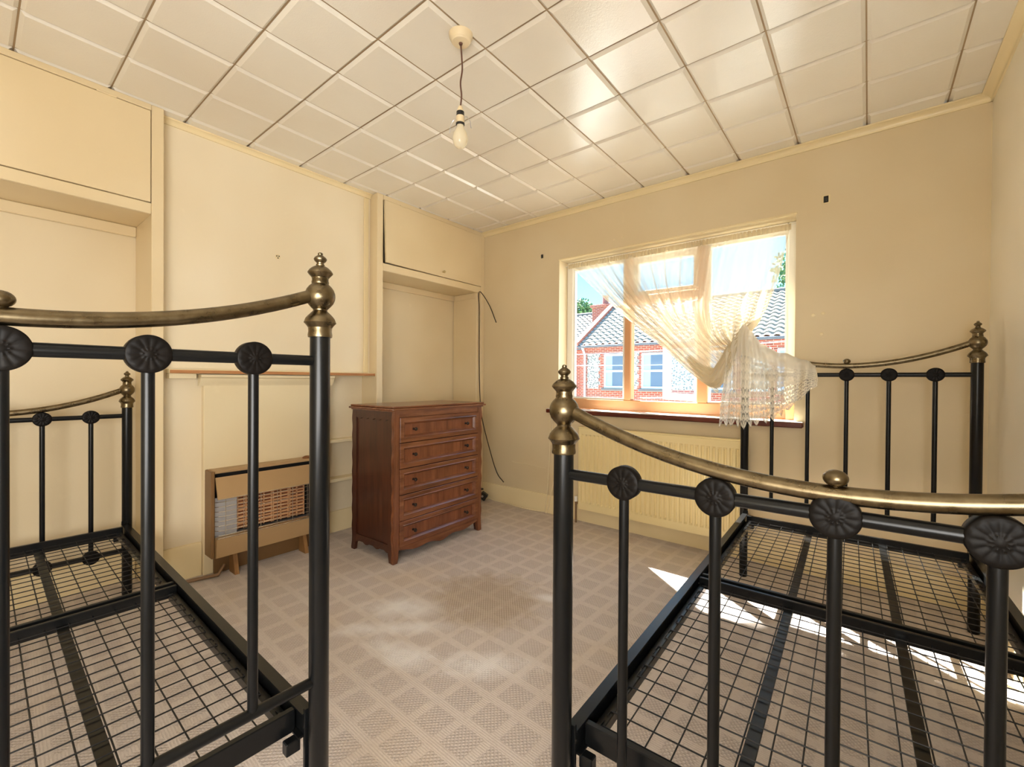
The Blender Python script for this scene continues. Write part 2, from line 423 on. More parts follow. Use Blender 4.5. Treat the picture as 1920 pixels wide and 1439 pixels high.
def inst(name, me, parent=None, loc=(0, 0, 0), rot=(0, 0, 0), scale=None):
    o = bpy.data.objects.new(name, me); o.location = loc; o.rotation_euler = rot
    if scale: o.scale = scale
    return link(o, parent)
def tag(o, label=None, cat=None, group=None, kind=None):
    if label: o['label'] = label
    if cat: o['category'] = cat
    if group: o['group'] = group
    if kind: o['kind'] = kind
    return o
def empty(name, loc=(0, 0, 0), rz=0.0, label=None, cat=None, group=None):
    o = bpy.data.objects.new(name, None); o.location = loc; o.rotation_euler = (0, 0, rz); o.empty_display_size = 0.1
    link(o); tag(o, label, cat, group); return o
def struct(o, label=None, cat=None):
    o['kind'] = 'structure'
    if label: o['label'] = label
    if cat: o['category'] = cat
    return o
def catmull(ctrl, n, closed=False):
    P = [Vector(c) for c in ctrl]; out = []
    for i in range(len(P) - 1):
        p0 = P[i - 1] if i else 2 * P[0] - P[1]; p1, p2 = P[i], P[i + 1]; p3 = P[i + 2] if i + 2 < len(P) else 2 * P[-1] - P[-2]
        for j in range(n):
            t = j / n
            out.append(0.5 * ((2 * p1) + (p2 - p0) * t + (2 * p0 - 5 * p1 + 4 * p2 - p3) * t * t + (3 * p1 - p0 - 3 * p2 + p3) * t ** 3))
    out.append(P[-1]); return out

# ------------------------------------------------------------------ the room
CEIL = 2.442
XL, XR, YW, YB = -3.10, 0.44, 3.01, -1.30
XC = -2.77                                    # cupboard fronts
XCH = -2.86                                   # chimney breast
WX0, WX1, WZ0, WZ1 = -1.95, -0.332, 0.862, 2.06

fl = MB().box((XL - 0.2, YB - 0.1, -0.12), (XR + 0.15, YW + 0.30, 0.0)).build('floor', 'carpet')
struct(fl, 'beige patterned carpet with a pale scuffed and stained middle', 'floor')

# window wall, with the opening
b = MB(); o_ = YW + 0.28
b.box((XL - 0.2, YW, 0), (WX0, o_, CEIL)).box((WX1, YW, 0), (XR + 0.15, o_, CEIL)).box((WX0, YW, 0), (WX1, o_, WZ0 - 0.04)).box((WX0, YW, WZ1), (WX1, o_, CEIL))
struct(b.build('wall_window', 'window_wall_paint'), 'cream wall holding the window', 'wall')
b = MB().box((XR, YB, 0), (XR + 0.15, YW, CEIL)); struct(b.build('wall_right', 'side_wall_paint'), 'pale cream wall at the right beside the bed', 'wall')
b = MB().box((XL - 0.2, YB, 0), (XL, YW, CEIL)); struct(b.build('wall_left', 'wall_paint'), 'cream wall at the back of the two alcoves', 'wall')
b = MB().box((XL - 0.2, YB - 0.1, 0), (XR + 0.15, YB, CEIL))
struct(b.build('wall_back', 'wall_paint'), 'cream wall behind the viewpoint', 'wall')
# chimney breast with the shallow recess at its lower right
b = MB()
b.box((XL, 0.626, 1.112), (XCH, 1.8645, CEIL)).box((XL, 0.626, 0), (XCH - 0.01, 1.56, 1.112)).box((XL, 1.56, 0), (-2.955, 1.8645, 1.112))
struct(b.build('wall_chimney', 'chimney_paint'), 'pale cream chimney breast between the two cupboards', 'wall')

# ceiling: a board with separate square tiles under it
ce = MB().box((XL - 0.2, YB - 0.1, CEIL + 0.0115), (XR + 0.15, YW + 0.3, CEIL + 0.08)).build('ceiling', 'ceiling_board')
struct(ce, 'ceiling clad in square off-white tiles', 'ceiling')
T = 0.305; GX = [(-3.0606 + i) * T for i in range(-7, 6)]; GY = [(2.4018 + j) * T for j in range(-7, 9)]
def tile_mesh(w, h):
    c, d = 0.0125, 0.0115; g = 0.0028
    x0, x1, y0, y1 = g, w - g, g, h - g
    vs = [(x0, y0, d), (x1, y0, d), (x1, y1, d), (x0, y1, d), (x0 + c, y0 + c, 0), (x1 - c, y0 + c, 0), (x1 - c, y1 - c, 0), (x0 + c, y1 - c, 0)]
    mb = MB().add(vs, [(7, 6, 5, 4), (0, 1, 5, 4), (1, 2, 6, 5), (2, 3, 7, 6), (3, 0, 4, 7), (0, 3, 2, 1)])
    return mb.mesh('ceiling_tile', 'ceiling_tile_paint', 20)
full = tile_mesh(T, T)
for i in range(len(GX) - 1):
    for j in range(len(GY) - 1):
        x0, x1 = max(GX[i], XCH - 0.0), min(GX[i + 1], XR); y0, y1 = max(GY[j], YB), min(GY[j + 1], YW)
        if x1 - x0 < 0.02 or y1 - y0 < 0.02: continue
        me = full if (x1 - x0 > T - 1e-4 and y1 - y0 > T - 1e-4) else tile_mesh(x1 - x0, y1 - y0)
        inst('ceiling_tile', me, ce, (x0, y0, CEIL + random.uniform(-0.0007, 0.0004)), (random.uniform(-1, 1) * 0.002, random.uniform(-1, 1) * 0.002, 0))

# coving
def cove(w, d):
    pr = [(0, 0.0), (w, 0.0), (w, -0.007)]
    for q in range(1, 6):
        t = q / 6 * pi / 2
        pr.append((w - (w - 0.008) * sin(t), -0.007 - (d - 0.014) * (1 - cos(t))))
    pr += [(0.008, -d), (0, -d)]
    return pr
pr = cove(0.042, 0.036)
b = MB().prism([(YW - a, CEIL + c - 0.001) for a, c in pr], XC, XR, 'x'); struct(b.build('trim_1', 'gloss_trim'), 'cream coving along the top of the window wall', 'coving')
b = MB().prism([(XCH + a, CEIL + c - 0.001) for a, c in cove(0.03, 0.030)], 0.626, 1.864, 'y'); struct(b.build('trim_2', 'gloss_trim'), 'cream coving along the top of the chimney breast', 'coving')
b = MB().prism([(XR - a, CEIL + c - 0.001) for a, c in pr], YB, YW - 0.0, 'y'); struct(b.build('trim_3', 'gloss_trim'), 'cream coving along the top of the right wall', 'coving')
# picture strip on the chimney corner
b = MB().cbox((XCH, 1.812, 1.135), (XCH + 0.012, 1.845, 2.405), 0.002); struct(b.build('trim_4', 'gloss_trim'), 'narrow cream strip down the chimney corner', 'trim')
# skirting boards
def skirting(name, mbs, label): struct(mbs.build(name, 'gloss_trim'), label, 'baseboard')
SK = [(0, 0), (0.016, 0), (0.016, 0.132), (0.010, 0.146), (0, 0.148)]
skirting('baseboard_window', MB().prism([(YW - a, c) for a, c in SK], XC + 0.001, XR, 'x'), 'cream skirting board under the window wall')
skirting('baseboard_right', MB().prism([(XR - a, c) for a, c in SK], YB, YW - 0.016, 'y'), 'cream skirting board along the right wall')
skirting('baseboard_chimney', MB().prism([(XCH - 0.01 + a, c + (0.035 if c > 0.1 else 0)) for a, c in SK], 0.626, 0.813, 'y').prism([(-2.955 + a, c) for a, c in SK], 1.562, 1.864, 'y'), 'cream skirting board at the foot of the chimney breast')
skirting('baseboard_alcove', MB().prism([(XL + a, c) for a, c in SK], YB, 0.572, 'y').prism([(XL + a, c) for a, c in SK], 1.92, 2.93, 'y'), 'cream skirting board at the back of the alcoves')

# ------------------------------------------------------------------ window
FY0, FY1 = 3.13, 3.20
wn = empty('window_1', (0, 0, 0)); struct(wn, 'wide three-part window with tan inner frame looking onto the street', 'window')
GX0, GX1, GZ0, GZ1 = -1.893, -0.385, 0.945, 2.005
M1, M2 = (-1.442, -1.386), (-0.912, -0.842)
def frame_bar(a, b, mat='window_upvc', name='frame_bar'):
    return MB().cbox(a, b, 0.006).build(name, mat, wn)
frame_bar((WX0, FY0, WZ0), (GX0, FY1, WZ1)); frame_bar((GX1, FY0, WZ0), (WX1 + 0.0, FY1, WZ1))
frame_bar((GX0, FY0, WZ0), (GX1, FY1, GZ0), 'window_tan'); frame_bar((GX0, FY0, GZ1), (GX1, FY1, WZ1))
frame_bar((M1[0], FY0 + 0.001, GZ0), (M1[1], FY1, GZ1), 'window_tan', 'mullion'); frame_bar((M2[0], FY0 + 0.001, GZ0), (M2[1], FY1, GZ1), 'window_tan', 'mullion')
frame_bar((M1[1], FY0 + 0.002, 1.665), (M2[0], FY1, 1.725), 'window_tan', 'transom')
def bead(x0, x1, z0, z1):       # thin white glazing beads round a pane, and the pane
    t, y = 0.014, FY0 + 0.012
    mb = MB()
    for a, c in (((x0, z0), (x1, z0 + t)), ((x0, z1 - t), (x1, z1)), ((x0, z0 + t), (x0 + t, z1 - t)), ((x1 - t, z0 + t), (x1, z1 - t))):
        mb.box((a[0], y, a[1]), (c[0], y + 0.03, c[1]))
    mb.build('glazing_bead', 'white_paint', wn)
    MB().box((x0 + 0.005, y + 0.014, z0 + 0.005), (x1 - 0.005, y + 0.018, z1 - 0.005)).build('pane', 'window_glass', wn)
bead(GX0, M1[0], GZ0, GZ1); bead(M2[1], GX1, GZ0, GZ1)
# top-hung fanlight, closed
def sash(name, w, h, loc, rot, fwid=0.045):
    s_ = bpy.data.objects.new(name, MB().cbox((0, 0, 0), (fwid, 0.05, h)).cbox((w - fwid, 0, 0), (w, 0.05, h)).cbox((fwid, 0, 0), (w - fwid, 0.05, fwid)).cbox((fwid, 0, h - fwid), (w - fwid, 0.05, h)).mesh(name, 'white_paint'))
    s_.location = loc; s_.rotation_euler = rot; link(s_, wn)
    MB().box((fwid - 0.004, 0.022, fwid - 0.004), (w - fwid + 0.004, 0.027, h - fwid + 0.004)).build('pane', 'window_glass', s_)
    return s_
sash('fanlight', M2[0] - M1[1] - 0.004, GZ1 - 1.725 - 0.004, (M1[1] + 0.002, FY0 + 0.035, 1.727), (radians(0), 0, 0), 0.035)
# side-hung casement, standing open: hinged on the right mullion and swung outwards
sw = M2[0] - M1[1] - 0.004
cs = sash('casement', sw, 1.665 - GZ0 - 0.006, (M2[0] - 0.002 - sw * cos(radians(40)), FY1 - 0.02 + sw * sin(radians(40)), GZ0 + 0.003), (0, 0, radians(-40)), 0.05)
MB().tube([(0.06, -0.012, 0.40), (0.06, -0.03, 0.40), (0.16, -0.03, 0.36)], 0.006, 8).build('handle', 'white_paint', cs)
MB().tube([(M1[1] + 0.05, FY1 - 0.01, GZ0 + 0.02), (M1[1] + 0.20, FY1 + 0.14, GZ0 + 0.02)], 0.006, 6).build('stay', 'bright_metal', wn)
# window board: white top, red-brown nosing
sb = MB().cbox((WX0 - 0.001, YW - 0.0, WZ0 - 0.032), (WX1 + 0.001, FY0, WZ0), 0.002).build('sill_board', 'white_paint', wn)
MB().cbox((-2.037, YW - 0.052, WZ0 - 0.034), (-0.284, YW, WZ0 - 0.004), 0.005).build('sill_nosing', 'sill_wood', wn)
MB().cbox((-2.035, YW - 0.048, WZ0 - 0.004), (-0.286, YW, WZ0), 0.001).build('sill_top', 'white_paint', wn)
MB().cbox((WX1 - 0.055, FY0 - 0.03, WZ0), (WX1 - 0.005, FY0, WZ0 + 0.10), 0.004).build('reveal_block', 'window_tan', wn)
# plastered lip round the reveal
b = MB().cbox((WX0 - 0.006, YW - 0.004, WZ1 - 0.002), (WX1 + 0.006, YW + 0.01, WZ1 + 0.012), 0.003).build('reveal_bead', 'gloss_trim', wn)

# ------------------------------------------------------------------ cupboards over the alcoves
def knob(parent, loc, axis='x', r=0.012, mat='old_knob'):
    prof = [(0, 0), (r * 0.55, 0), (r * 0.5, 0.010), (r * 0.95, 0.018), (r, 0.024), (r * 0.7, 0.031), (0, 0.033)]
    return MB().lathe(prof, loc, 14, axis).build('knob', mat, parent)
cl = empty('overhead_cupboard', (XC, 0.08, 1.9), 0, 'cream overhead cupboard above the alcove behind the left bed', 'cupboard', 'overhead cupboards')
L0 = Vector((XC, 0.08, 1.9))
def off(mb, o): 
    mb.v = [(x - o.x, y - o.y, z - o.z) for x, y, z in mb.v]; return mb
off(MB().cbox((XL + 0.003, 0.576, 0.0), (XC, 0.6255, CEIL - 0.001), 0.003), L0).build('jamb', 'cupboard_paint', cl)
off(MB().cbox((XC - 0.02, YB + 0.01, 1.900), (XC, 0.5755, 1.954), 0.003), L0).build('bottom_rail', 'cupboard_paint', cl)
off(MB().cbox((XC - 0.02, YB + 0.01, 2.412), (XC, 0.5755, CEIL - 0.001), 0.003), L0).build('top_rail', 'cupboard_paint', cl)
off(MB().box((XL + 0.003, YB + 0.01, 1.9005), (XC - 0.0205, 0.5755, 1.918)), L0).build('cupboard_floor', 'cupboard_paint', cl)
off(MB().cbox((XL + 0.003, YB + 0.01, 1.845), (XL + 0.025, 0.5755, 1.8995), 0.004), L0).build('batten', 'cupboard_paint', cl)
dl = off(MB().cbox((XC - 0.019, -0.62, 1.9585), (XC - 0.001, 0.5725, 2.4085), 0.002), L0).build('door', 'cupboard_paint', cl)
for ya in (0.375, -0.35): off(MB().tube([(XC + 0.001, ya, 2.4102), (XC + 0.001, ya + 0.07, 2.4102)], 0.0045, 8), L0).build('hinge', 'cupboard_paint', dl)
R0 = Vector((XC, 2.4, 1.9))
cr = empty('overhead_cupboard', R0, 0, 'cream overhead cupboard with small knob in the corner above the chest of drawers', 'cupboard', 'overhead cupboards')
off(MB().cbox((XL + 0.003, 1.866, 0.0), (XC, 1.916, CEIL - 0.001), 0.003), R0).build('jamb', 'cupboard_paint', cr)
off(MB().cbox((XL + 0.003, 2.930, 0.0), (XC - 0.02, 3.009, CEIL - 0.001), 0.003).cbox((XC - 0.02, 2.966, 0.0), (XC, 3.009, CEIL - 0.001), 0.003), R0).build('jamb', 'cupboard_paint', cr)
off(MB().cbox((XC - 0.02, 1.9165, 1.886), (XC, 2.9655, 1.943), 0.003), R0).build('bottom_rail', 'cupboard_paint', cr)
off(MB().cbox((XC - 0.02, 1.9165, 2.406), (XC, 2.9655, CEIL - 0.001), 0.003), R0).build('top_rail', 'cupboard_paint', cr)
off(MB().box((XL + 0.003, 1.9165, 1.8865), (XC - 0.0205, 2.9295, 1.905)), R0).build('cupboard_floor', 'cupboard_paint', cr)
off(MB().cbox((XL + 0.003, 1.9165, 1.835), (XL + 0.022, 2.9295, 1.886), 0.003), R0).build('batten', 'cupboard_paint', cr)
off(MB().cbox((XL + 0.024, 2.918, 1.835), (XC - 0.03, 2.9295, 1.886), 0.003), R0).build('batten', 'cupboard_paint', cr)
# the door hangs from its top edge and is warped open at the lower left
dm = MB(); ny = 10
vs = []; fs = []
for i in range(ny + 1):
    y = 1.926 + (2.962 - 1.926) * i / ny
    for zi, z in enumerate((1.9465, 2.403)):
        bow = 0.022 * (1 - i / ny) ** 1.6 * (1 if zi == 0 else 0)
        vs += [(XC - 0.012 + bow, y, z), (XC + 0.004 + bow, y, z)]
for i in range(ny):
    a = i * 4; c = a + 4
    fs += [(a, a + 2, c + 2, c), (a + 1, c + 1, c + 3, a + 3), (a, c, c + 1, a + 1), (a + 2, a + 3, c + 3, c + 2)]
fs += [(0, 1, 3, 2), (ny * 4, ny * 4 + 2, ny * 4 + 3, ny * 4 + 1)]
dm.add(vs, fs); dr = off(dm, R0).build('door', 'cupboard_paint', cr)
kb = knob(dr, (XC + 0.008 - R0.x, 2.49 - R0.y, 1.985 - R0.z))
for ya in (2.06, 2.76): off(MB().tube([(XC + 0.005, ya, 2.4045), (XC + 0.005, ya + 0.06, 2.4045)], 0.004, 8), R0).build('hinge', 'cupboard_paint', dr)

# ------------------------------------------------------------------ fireplace surround, mantel and low shelves
S0 = Vector((XCH, 1.15, 0))
fp = empty('fireplace_surround', S0, 0, 'boarded-over cream fireplace surround with raw wooden mantel edge', 'fireplace')
off(MB().cbox((XCH - 0.009, 0.815, 0.0), (XCH + 0.030, 1.545, 1.108), 0.003), S0).build('board_panel', 'surround_paint', fp)
prm = [(0, 0), (0.062, 0), (0.062, -0.014), (0.050, -0.020), (0.046, -0.036), (0.034, -0.050), (0.030, -0.062), (0, -0.062)]
off(MB().prism([(XCH + a, 1.108 + c) for a, c in prm], 0.795, 1.56, 'y'), S0).build('moulding', 'surround_paint', fp)
mt = off(MB().cbox((XCH - 0.09, 0.652, 1.1125), (XCH + 0.072, 1.8635, 1.1335), 0.002), S0).build('mantel_shelf', 'gloss_trim', fp)
off(MB().cbox((XCH + 0.0722, 0.654, 1.1130), (XCH + 0.0752, 1.8625, 1.1300), 0.001), S0).build('mantel_edge', 'raw_pine', mt)
off(MB().cbox((XCH - 0.009, 0.656, 1.085), (XCH + 0.055, 0.775, 1.112), 0.002), S0).build('bracket_block', 'surround_paint', fp)
for z in (0.645, 0.372):
    off(MB().cbox((-2.954, 1.562, z), (XCH - 0.005, 1.8625, z + 0.022), 0.003), S0).build('shelf', 'surround_paint', fp)

# ------------------------------------------------------------------ gas heater
HX0, HX1, HY0, HY1, HZ0, HZ1 = XCH + 0.0305, -2.705, 0.82, 1.475, 0.115, 0.585
H0 = Vector((HX1, 1.15, 0))
gh = empty('gas_heater', H0, 0, 'brown metal gas fire with wire guard standing against the fireplace', 'heater')
def hp(mb, name, mat, parent=gh): return off(mb, H0).build(name, mat, parent)
hp(MB().cbox((HX0, HY0, HZ0), (HX1 - 0.02, HY0 + 0.018, HZ1), 0.004), 'side_panel', 'heater_side')
hp(MB().cbox((HX0, HY1 - 0.018, HZ0), (HX1 - 0.02, HY1, HZ1), 0.004), 'side_panel', 'heater_side')
hp(MB().cbox((HX0, HY0 + 0.018, HZ1 - 0.016), (HX1 - 0.03, HY1 - 0.018, HZ1), 0.003), 'top_panel', 'heater_case')
hp(MB().box((HX0 + 0.005, HY0 + 0.0185, HZ0 + 0.02), (HX0 + 0.02, HY1 - 0.0185, HZ1 - 0.017)), 'back_plate', 'heater_dark')
hp(MB().prism([(HX1 - 0.028, HZ1 - 0.036), (HX1 - 0.022, HZ1 - 0.034), (HX1 + 0.016, HZ1 - 0.145), (HX1 + 0.008, HZ1 - 0.147)], HY0 + 0.020, HY1 - 0.020, 'y'), 'hood', 'heater_case')
hp(MB().tube([(HX1 + 0.013, HY0 + 0.02, HZ1 - 0.147), (HX1 + 0.013, HY1 - 0.02, HZ1 - 0.147)], 0.0035, 8), 'hood_lip', 'chrome_wire')
hp(MB().prism([(HX1 - 0.03, HZ0), (HX1 - 0.004, HZ0 + 0.004), (HX1 + 0.004, HZ0 + 0.105), (HX1 - 0.03, HZ0 + 0.11)], HY0 + 0.019, HY1 - 0.019, 'y'), 'lower_panel', 'heater_case')
hp(MB().box((HX1 - 0.075, HY0 + 0.019, HZ0 + 0.105), (HX1 - 0.03, HY1 - 0.019, HZ0 + 0.112)), 'hearth_plate', 'brushed_metal')
for y0, y1, ya, yb in ((HY0 + 0.020, HY0 + 0.13, 0.0, 0.03), (HY1 - 0.13, HY1 - 0.020, 0.03, 0.0)):
    m_ = MB().add([(HX1 - 0.045 + ya * 1.2, y0, HZ0 + 0.112), (HX1 - 0.045 + yb * 1.2 - 0.03, y1, HZ0 + 0.112), (HX1 - 0.045 + yb * 1.2 - 0.03, y1, HZ1 - 0.15), (HX1 - 0.045 + ya * 1.2, y0, HZ1 - 0.15),
                   (HX1 - 0.05 + ya * 1.2, y0, HZ0 + 0.112), (HX1 - 0.05 + yb * 1.2 - 0.03, y1, HZ0 + 0.112), (HX1 - 0.05 + yb * 1.2 - 0.03, y1, HZ1 - 0.15), (HX1 - 0.05 + ya * 1.2, y0, HZ1 - 0.15)],
                  [(0, 1, 2, 3), (7, 6, 5, 4), (0, 4, 5, 1), (2, 6, 7, 3), (1, 5, 6, 2), (0, 3, 7, 4)])
    hp(m_, 'reflector', 'brushed_metal')
# ceramic radiants: four plaques of stacked ribs
ry0, ry1, rz0, rz1 = HY0 + 0.135, HY1 - 0.135, HZ0 + 0.120, HZ1 - 0.155
nr = 4; wr_ = (ry1 - ry0) / nr
for q in range(nr):
    a, c = ry0 + q * wr_ + 0.002, ry0 + (q + 1) * wr_ - 0.002
    ra = hp(MB().box((HX1 - 0.075, a, rz0), (HX1 - 0.066, c, rz1)), 'radiant', 'ceramic_dark')
    mb = MB()
    for s2 in range(2):
        u0 = a + (c - a) * s2 / 2 + 0.005; u1 = a + (c - a) * (s2 + 1) / 2 - 0.005
        for z_ in range(10):
            zz = rz0 + (rz1 - rz0) * (z_ + 0.25) / 10
            mb.box((HX1 - 0.0655, u0, zz), (HX1 - 0.057, u1, zz + (rz1 - rz0) / 10 * 0.5))
    for u in (a, (a + c) / 2 - 0.003, c - 0.006): mb.box((HX1 - 0.0655, u, rz0), (HX1 - 0.056, u + 0.006, rz1))
    off(mb, H0).build('radiant_ribs', 'ceramic_clay', ra)
# guard
gw = MB()
for z_ in range(8):
    zz = HZ0 + 0.112 + (HZ1 - 0.15 - HZ0 - 0.112) * (z_ + 0.4) / 8
    gw.tube([(HX1 - 0.04, HY0 + 0.022, zz - 0.006), (HX1 - 0.004, HY0 + 0.03, zz), (HX1 + 0.004, HY0 + 0.06, zz), (HX1 + 0.004, HY1 - 0.06, zz), (HX1 - 0.004, HY1 - 0.03, zz), (HX1 - 0.04, HY1 - 0.022, zz - 0.006)], 0.0016, 6)
for q in range(7):
    yy = HY0 + 0.06 + (HY1 - HY0 - 0.12) * q / 6
    gw.tube([(HX1 + 0.006, yy, HZ0 + 0.104), (HX1 + 0.007, yy, HZ1 - 0.146)], 0.0016, 6)
hp(gw, 'wire_guard', 'chrome_wire')
hp(MB().tube([(HX1 + 0.004, HY0 + 0.022, HZ0 + 0.109), (HX1 + 0.004, HY1 - 0.022, HZ0 + 0.109)], 0.003, 8), 'guard_rail', 'chrome_wire')
hp(MB().lathe([(0, 0), (0.026, 0), (0.027, 0.004), (0.018, 0.010), (0.010, 0.013), (0, 0.014)], (HX1 - 0.07, 1.36, HZ1 + 0.0005), 20), 'control_knob', 'rust')
for y in (0.93, 1.32):
    hp(MB().prism([(HX1 - 0.09, 0.0), (HX1 - 0.005, 0.0), (HX1 - 0.04, HZ0 - 0.001), (HX1 - 0.09, HZ0 - 0.001)], y, y + 0.022, 'y'), 'foot', 'foot_wood')
hp(MB().cbox((XCH + 0.031, 0.86, 0.0), (XCH + 0.045, 1.46, 0.112), 0.002), 'kick_board', 'heater_side')
# pipe and floor strip beside the heater
b = off(MB().tube([(-2.80, 0.64, 0.012), (-2.78, 0.76, 0.012), (-2.75, 0.86, 0.014), (-2.78, 0.90, 0.05)], 0.009, 10), Vector((-2.78, 0.76, 0))).build('gas_pipe', 'copper_pipe'); b.location = (-2.78, 0.76, 0)
tag(b, 'thin brown gas pipe along the skirting at the foot of the heater', 'pipe')

# ------------------------------------------------------------------ chest of drawers (local x along the front, y into the wall)
CD = empty('chest_of_drawers', (-2.150, 1.570, 0), math.atan2(0.767, -0.028), 'reddish wooden five-drawer chest with scalloped edges standing before the corner alcove', 'chest of drawers')
W_, D_, ZT = 0.775, 0.42, 0.905
def scallop_edge(z0, z1, n, amp):
    return [(amp * (0.5 - 0.5 * cos(2 * pi * n * i / (n * 8))), z0 + (z1 - z0) * i / (n * 8)) for i in range(n * 8 + 1)]
MB().cbox((-0.028, -0.022, ZT), (W_ + 0.028, D_ + 0.004, ZT + 0.012), 0.004).cbox((-0.018, -0.014, ZT + 0.012), (W_ + 0.018, D_ + 0.002, ZT + 0.024), 0.006).build('top', 'mahogany', CD)
MB().box((-0.010, -0.008, ZT - 0.008), (W_ + 0.010, D_, ZT)).build('cornice', 'mahogany', CD)
# front stiles: wavy outer edges ending in curved feet
def stile(x0, x1, sgn):
    inner = x1 if sgn > 0 else x0; outer = x0 if sgn > 0 else x1
    pts = [(inner, ZT - 0.008)]
    for i in range(0, 57):
        z = ZT - 0.008 - (ZT - 0.10) * i / 56
        pts.append((outer - sgn * (0.006 * (0.5 - 0.5 * cos(2 * pi * i / 8))), z))
    pts += [(outer - sgn * 0.002, 0.05), (outer - sgn * 0.006, 0.012), (outer - sgn * 0.005, 0.0), (outer + sgn * 0.026, 0.0), (outer + sgn * 0.032, 0.03), (inner, 0.075)]
    return pts
MB().prism(stile(0.0, 0.036, 1), 0.0, 0.022, 'y').build('stile', 'mahogany_upright', CD)
MB().prism(stile(W_ - 0.036, W_, -1), 0.0, 0.022, 'y').build('stile', 'mahogany_upright', CD)
# side frames with recessed panel
for sx_, sg in ((0.0, 1), (W_, -1)):
    def side_post(yo, yi, s2):
        pts = [(yi, ZT - 0.008)]
        for i in range(0, 57):
            z = ZT - 0.008 - (ZT - 0.10) * i / 56
            pts.append((yo - s2 * (0.005 * (0.5 - 0.5 * cos(2 * pi * i / 8))), z))
        pts += [(yo - s2 * 0.002, 0.05), (yo - s2 * 0.010, 0.012), (yo - s2 * 0.008, 0.0), (yo + s2 * 0.024, 0.0), (yo + s2 * 0.030, 0.03), (yi, 0.075)]
        return pts
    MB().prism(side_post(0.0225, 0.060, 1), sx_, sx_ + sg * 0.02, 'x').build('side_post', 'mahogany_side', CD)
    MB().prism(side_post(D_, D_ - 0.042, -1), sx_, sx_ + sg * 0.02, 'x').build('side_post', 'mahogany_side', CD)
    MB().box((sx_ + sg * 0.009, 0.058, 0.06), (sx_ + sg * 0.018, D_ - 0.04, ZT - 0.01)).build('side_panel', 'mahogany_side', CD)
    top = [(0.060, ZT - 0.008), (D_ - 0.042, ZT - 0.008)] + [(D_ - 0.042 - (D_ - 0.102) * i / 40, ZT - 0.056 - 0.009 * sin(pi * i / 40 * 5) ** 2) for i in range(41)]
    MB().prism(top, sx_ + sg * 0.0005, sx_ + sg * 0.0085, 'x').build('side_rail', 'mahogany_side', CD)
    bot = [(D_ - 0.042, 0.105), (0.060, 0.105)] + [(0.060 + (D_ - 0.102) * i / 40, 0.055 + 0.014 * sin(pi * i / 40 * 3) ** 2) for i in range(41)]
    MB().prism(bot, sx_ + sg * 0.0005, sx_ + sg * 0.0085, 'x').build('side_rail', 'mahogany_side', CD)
MB().box((0.02, D_ - 0.012, 0.05), (W_ - 0.02, D_ - 0.002, ZT - 0.01)).build('back_panel', 'mahogany_side', CD)
MB().box((0.036, 0.004, 0.862), (W_ - 0.036, 0.022, ZT - 0.008)).build('top_rail', 'mahogany', CD)
ap = [(W_ - 0.036, 0.088), (0.036, 0.088)]
for i in range(61):
    t = i / 60; u = abs(t - 0.5) * 2
    z = 0.046 + 0.028 * (u ** 3) - 0.012 * cos(u * 3 * pi) * (1 - u)
    ap.append((0.036 + (W_ - 0.072) * t, z))
MB().prism(ap, 0.003, 0.020, 'y').build('apron', 'mahogany', CD)
zs = [0.863, 0.709, 0.554, 0.399, 0.243, 0.089]
for i in range(5):
    z1, z0 = zs[i] - 0.002, zs[i + 1] + 0.002; x0, x1 = 0.039, W_ - 0.039
    yf, yr = -0.005, 0.014
    fr_ = 0.028; bv = 0.015
    mb = MB()
    def ring(xa, za, y): return [(x0 + xa, y, z0 + za), (x1 - xa, y, z0 + za), (x1 - xa, y, z1 - za), (x0 + xa, y, z1 - za)]
    rings = [ring(0, 0, yr + 0.006), ring(0, 0, yf + 0.002), ring(0.002, 0.002, yf), ring(fr_ - 0.004, fr_ - 0.004, yf), ring(fr_, fr_, yf - 0.002), ring(fr_ + 0.004, fr_ + 0.004, yf + 0.001), ring(fr_ + bv, fr_ + bv, yr)]
    vs = [p_ for rg in rings for p_ in rg]; fs = []
    for r_ in range(len(rings) - 1):
        for q in range(4): fs.append((r_ * 4 + q, r_ * 4 + (q + 1) % 4, (r_ + 1) * 4 + (q + 1) % 4, (r_ + 1) * 4 + q))
    mb.add(vs, fs); dw = mb.build('drawer', 'mahogany', CD, 25)
    MB().box((x0 + fr_ + bv - 0.001, yr - 0.0005, z0 + fr_ + bv - 0.001), (x1 - fr_ - bv + 0.001, yr + 0.008, z1 - fr_ - bv + 0.001)).build('drawer_panel', 'mahogany_panel', dw)
    for xx in (0.155, W_ - 0.155):
        prof = [(0, 0), (0.008, 0), (0.0075, 0.003), (0.0045, 0.008), (0.005, 0.013), (0.0105, 0.019), (0.0115, 0.024), (0.009, 0.029), (0, 0.031)]
        mb = MB().lathe(prof, (0, 0, 0), 18); mb.v = [(x + xx, -z + yr, y + (z0 + z1) / 2) for x, y, z in mb.v]
        mb.build('knob', 'knob_metal', dw)
MB().box((0.021, 0.0225, 0.0885), (W_ - 0.021, D_ - 0.0125, 0.094)).build('bottom_board', 'mahogany_side', CD)

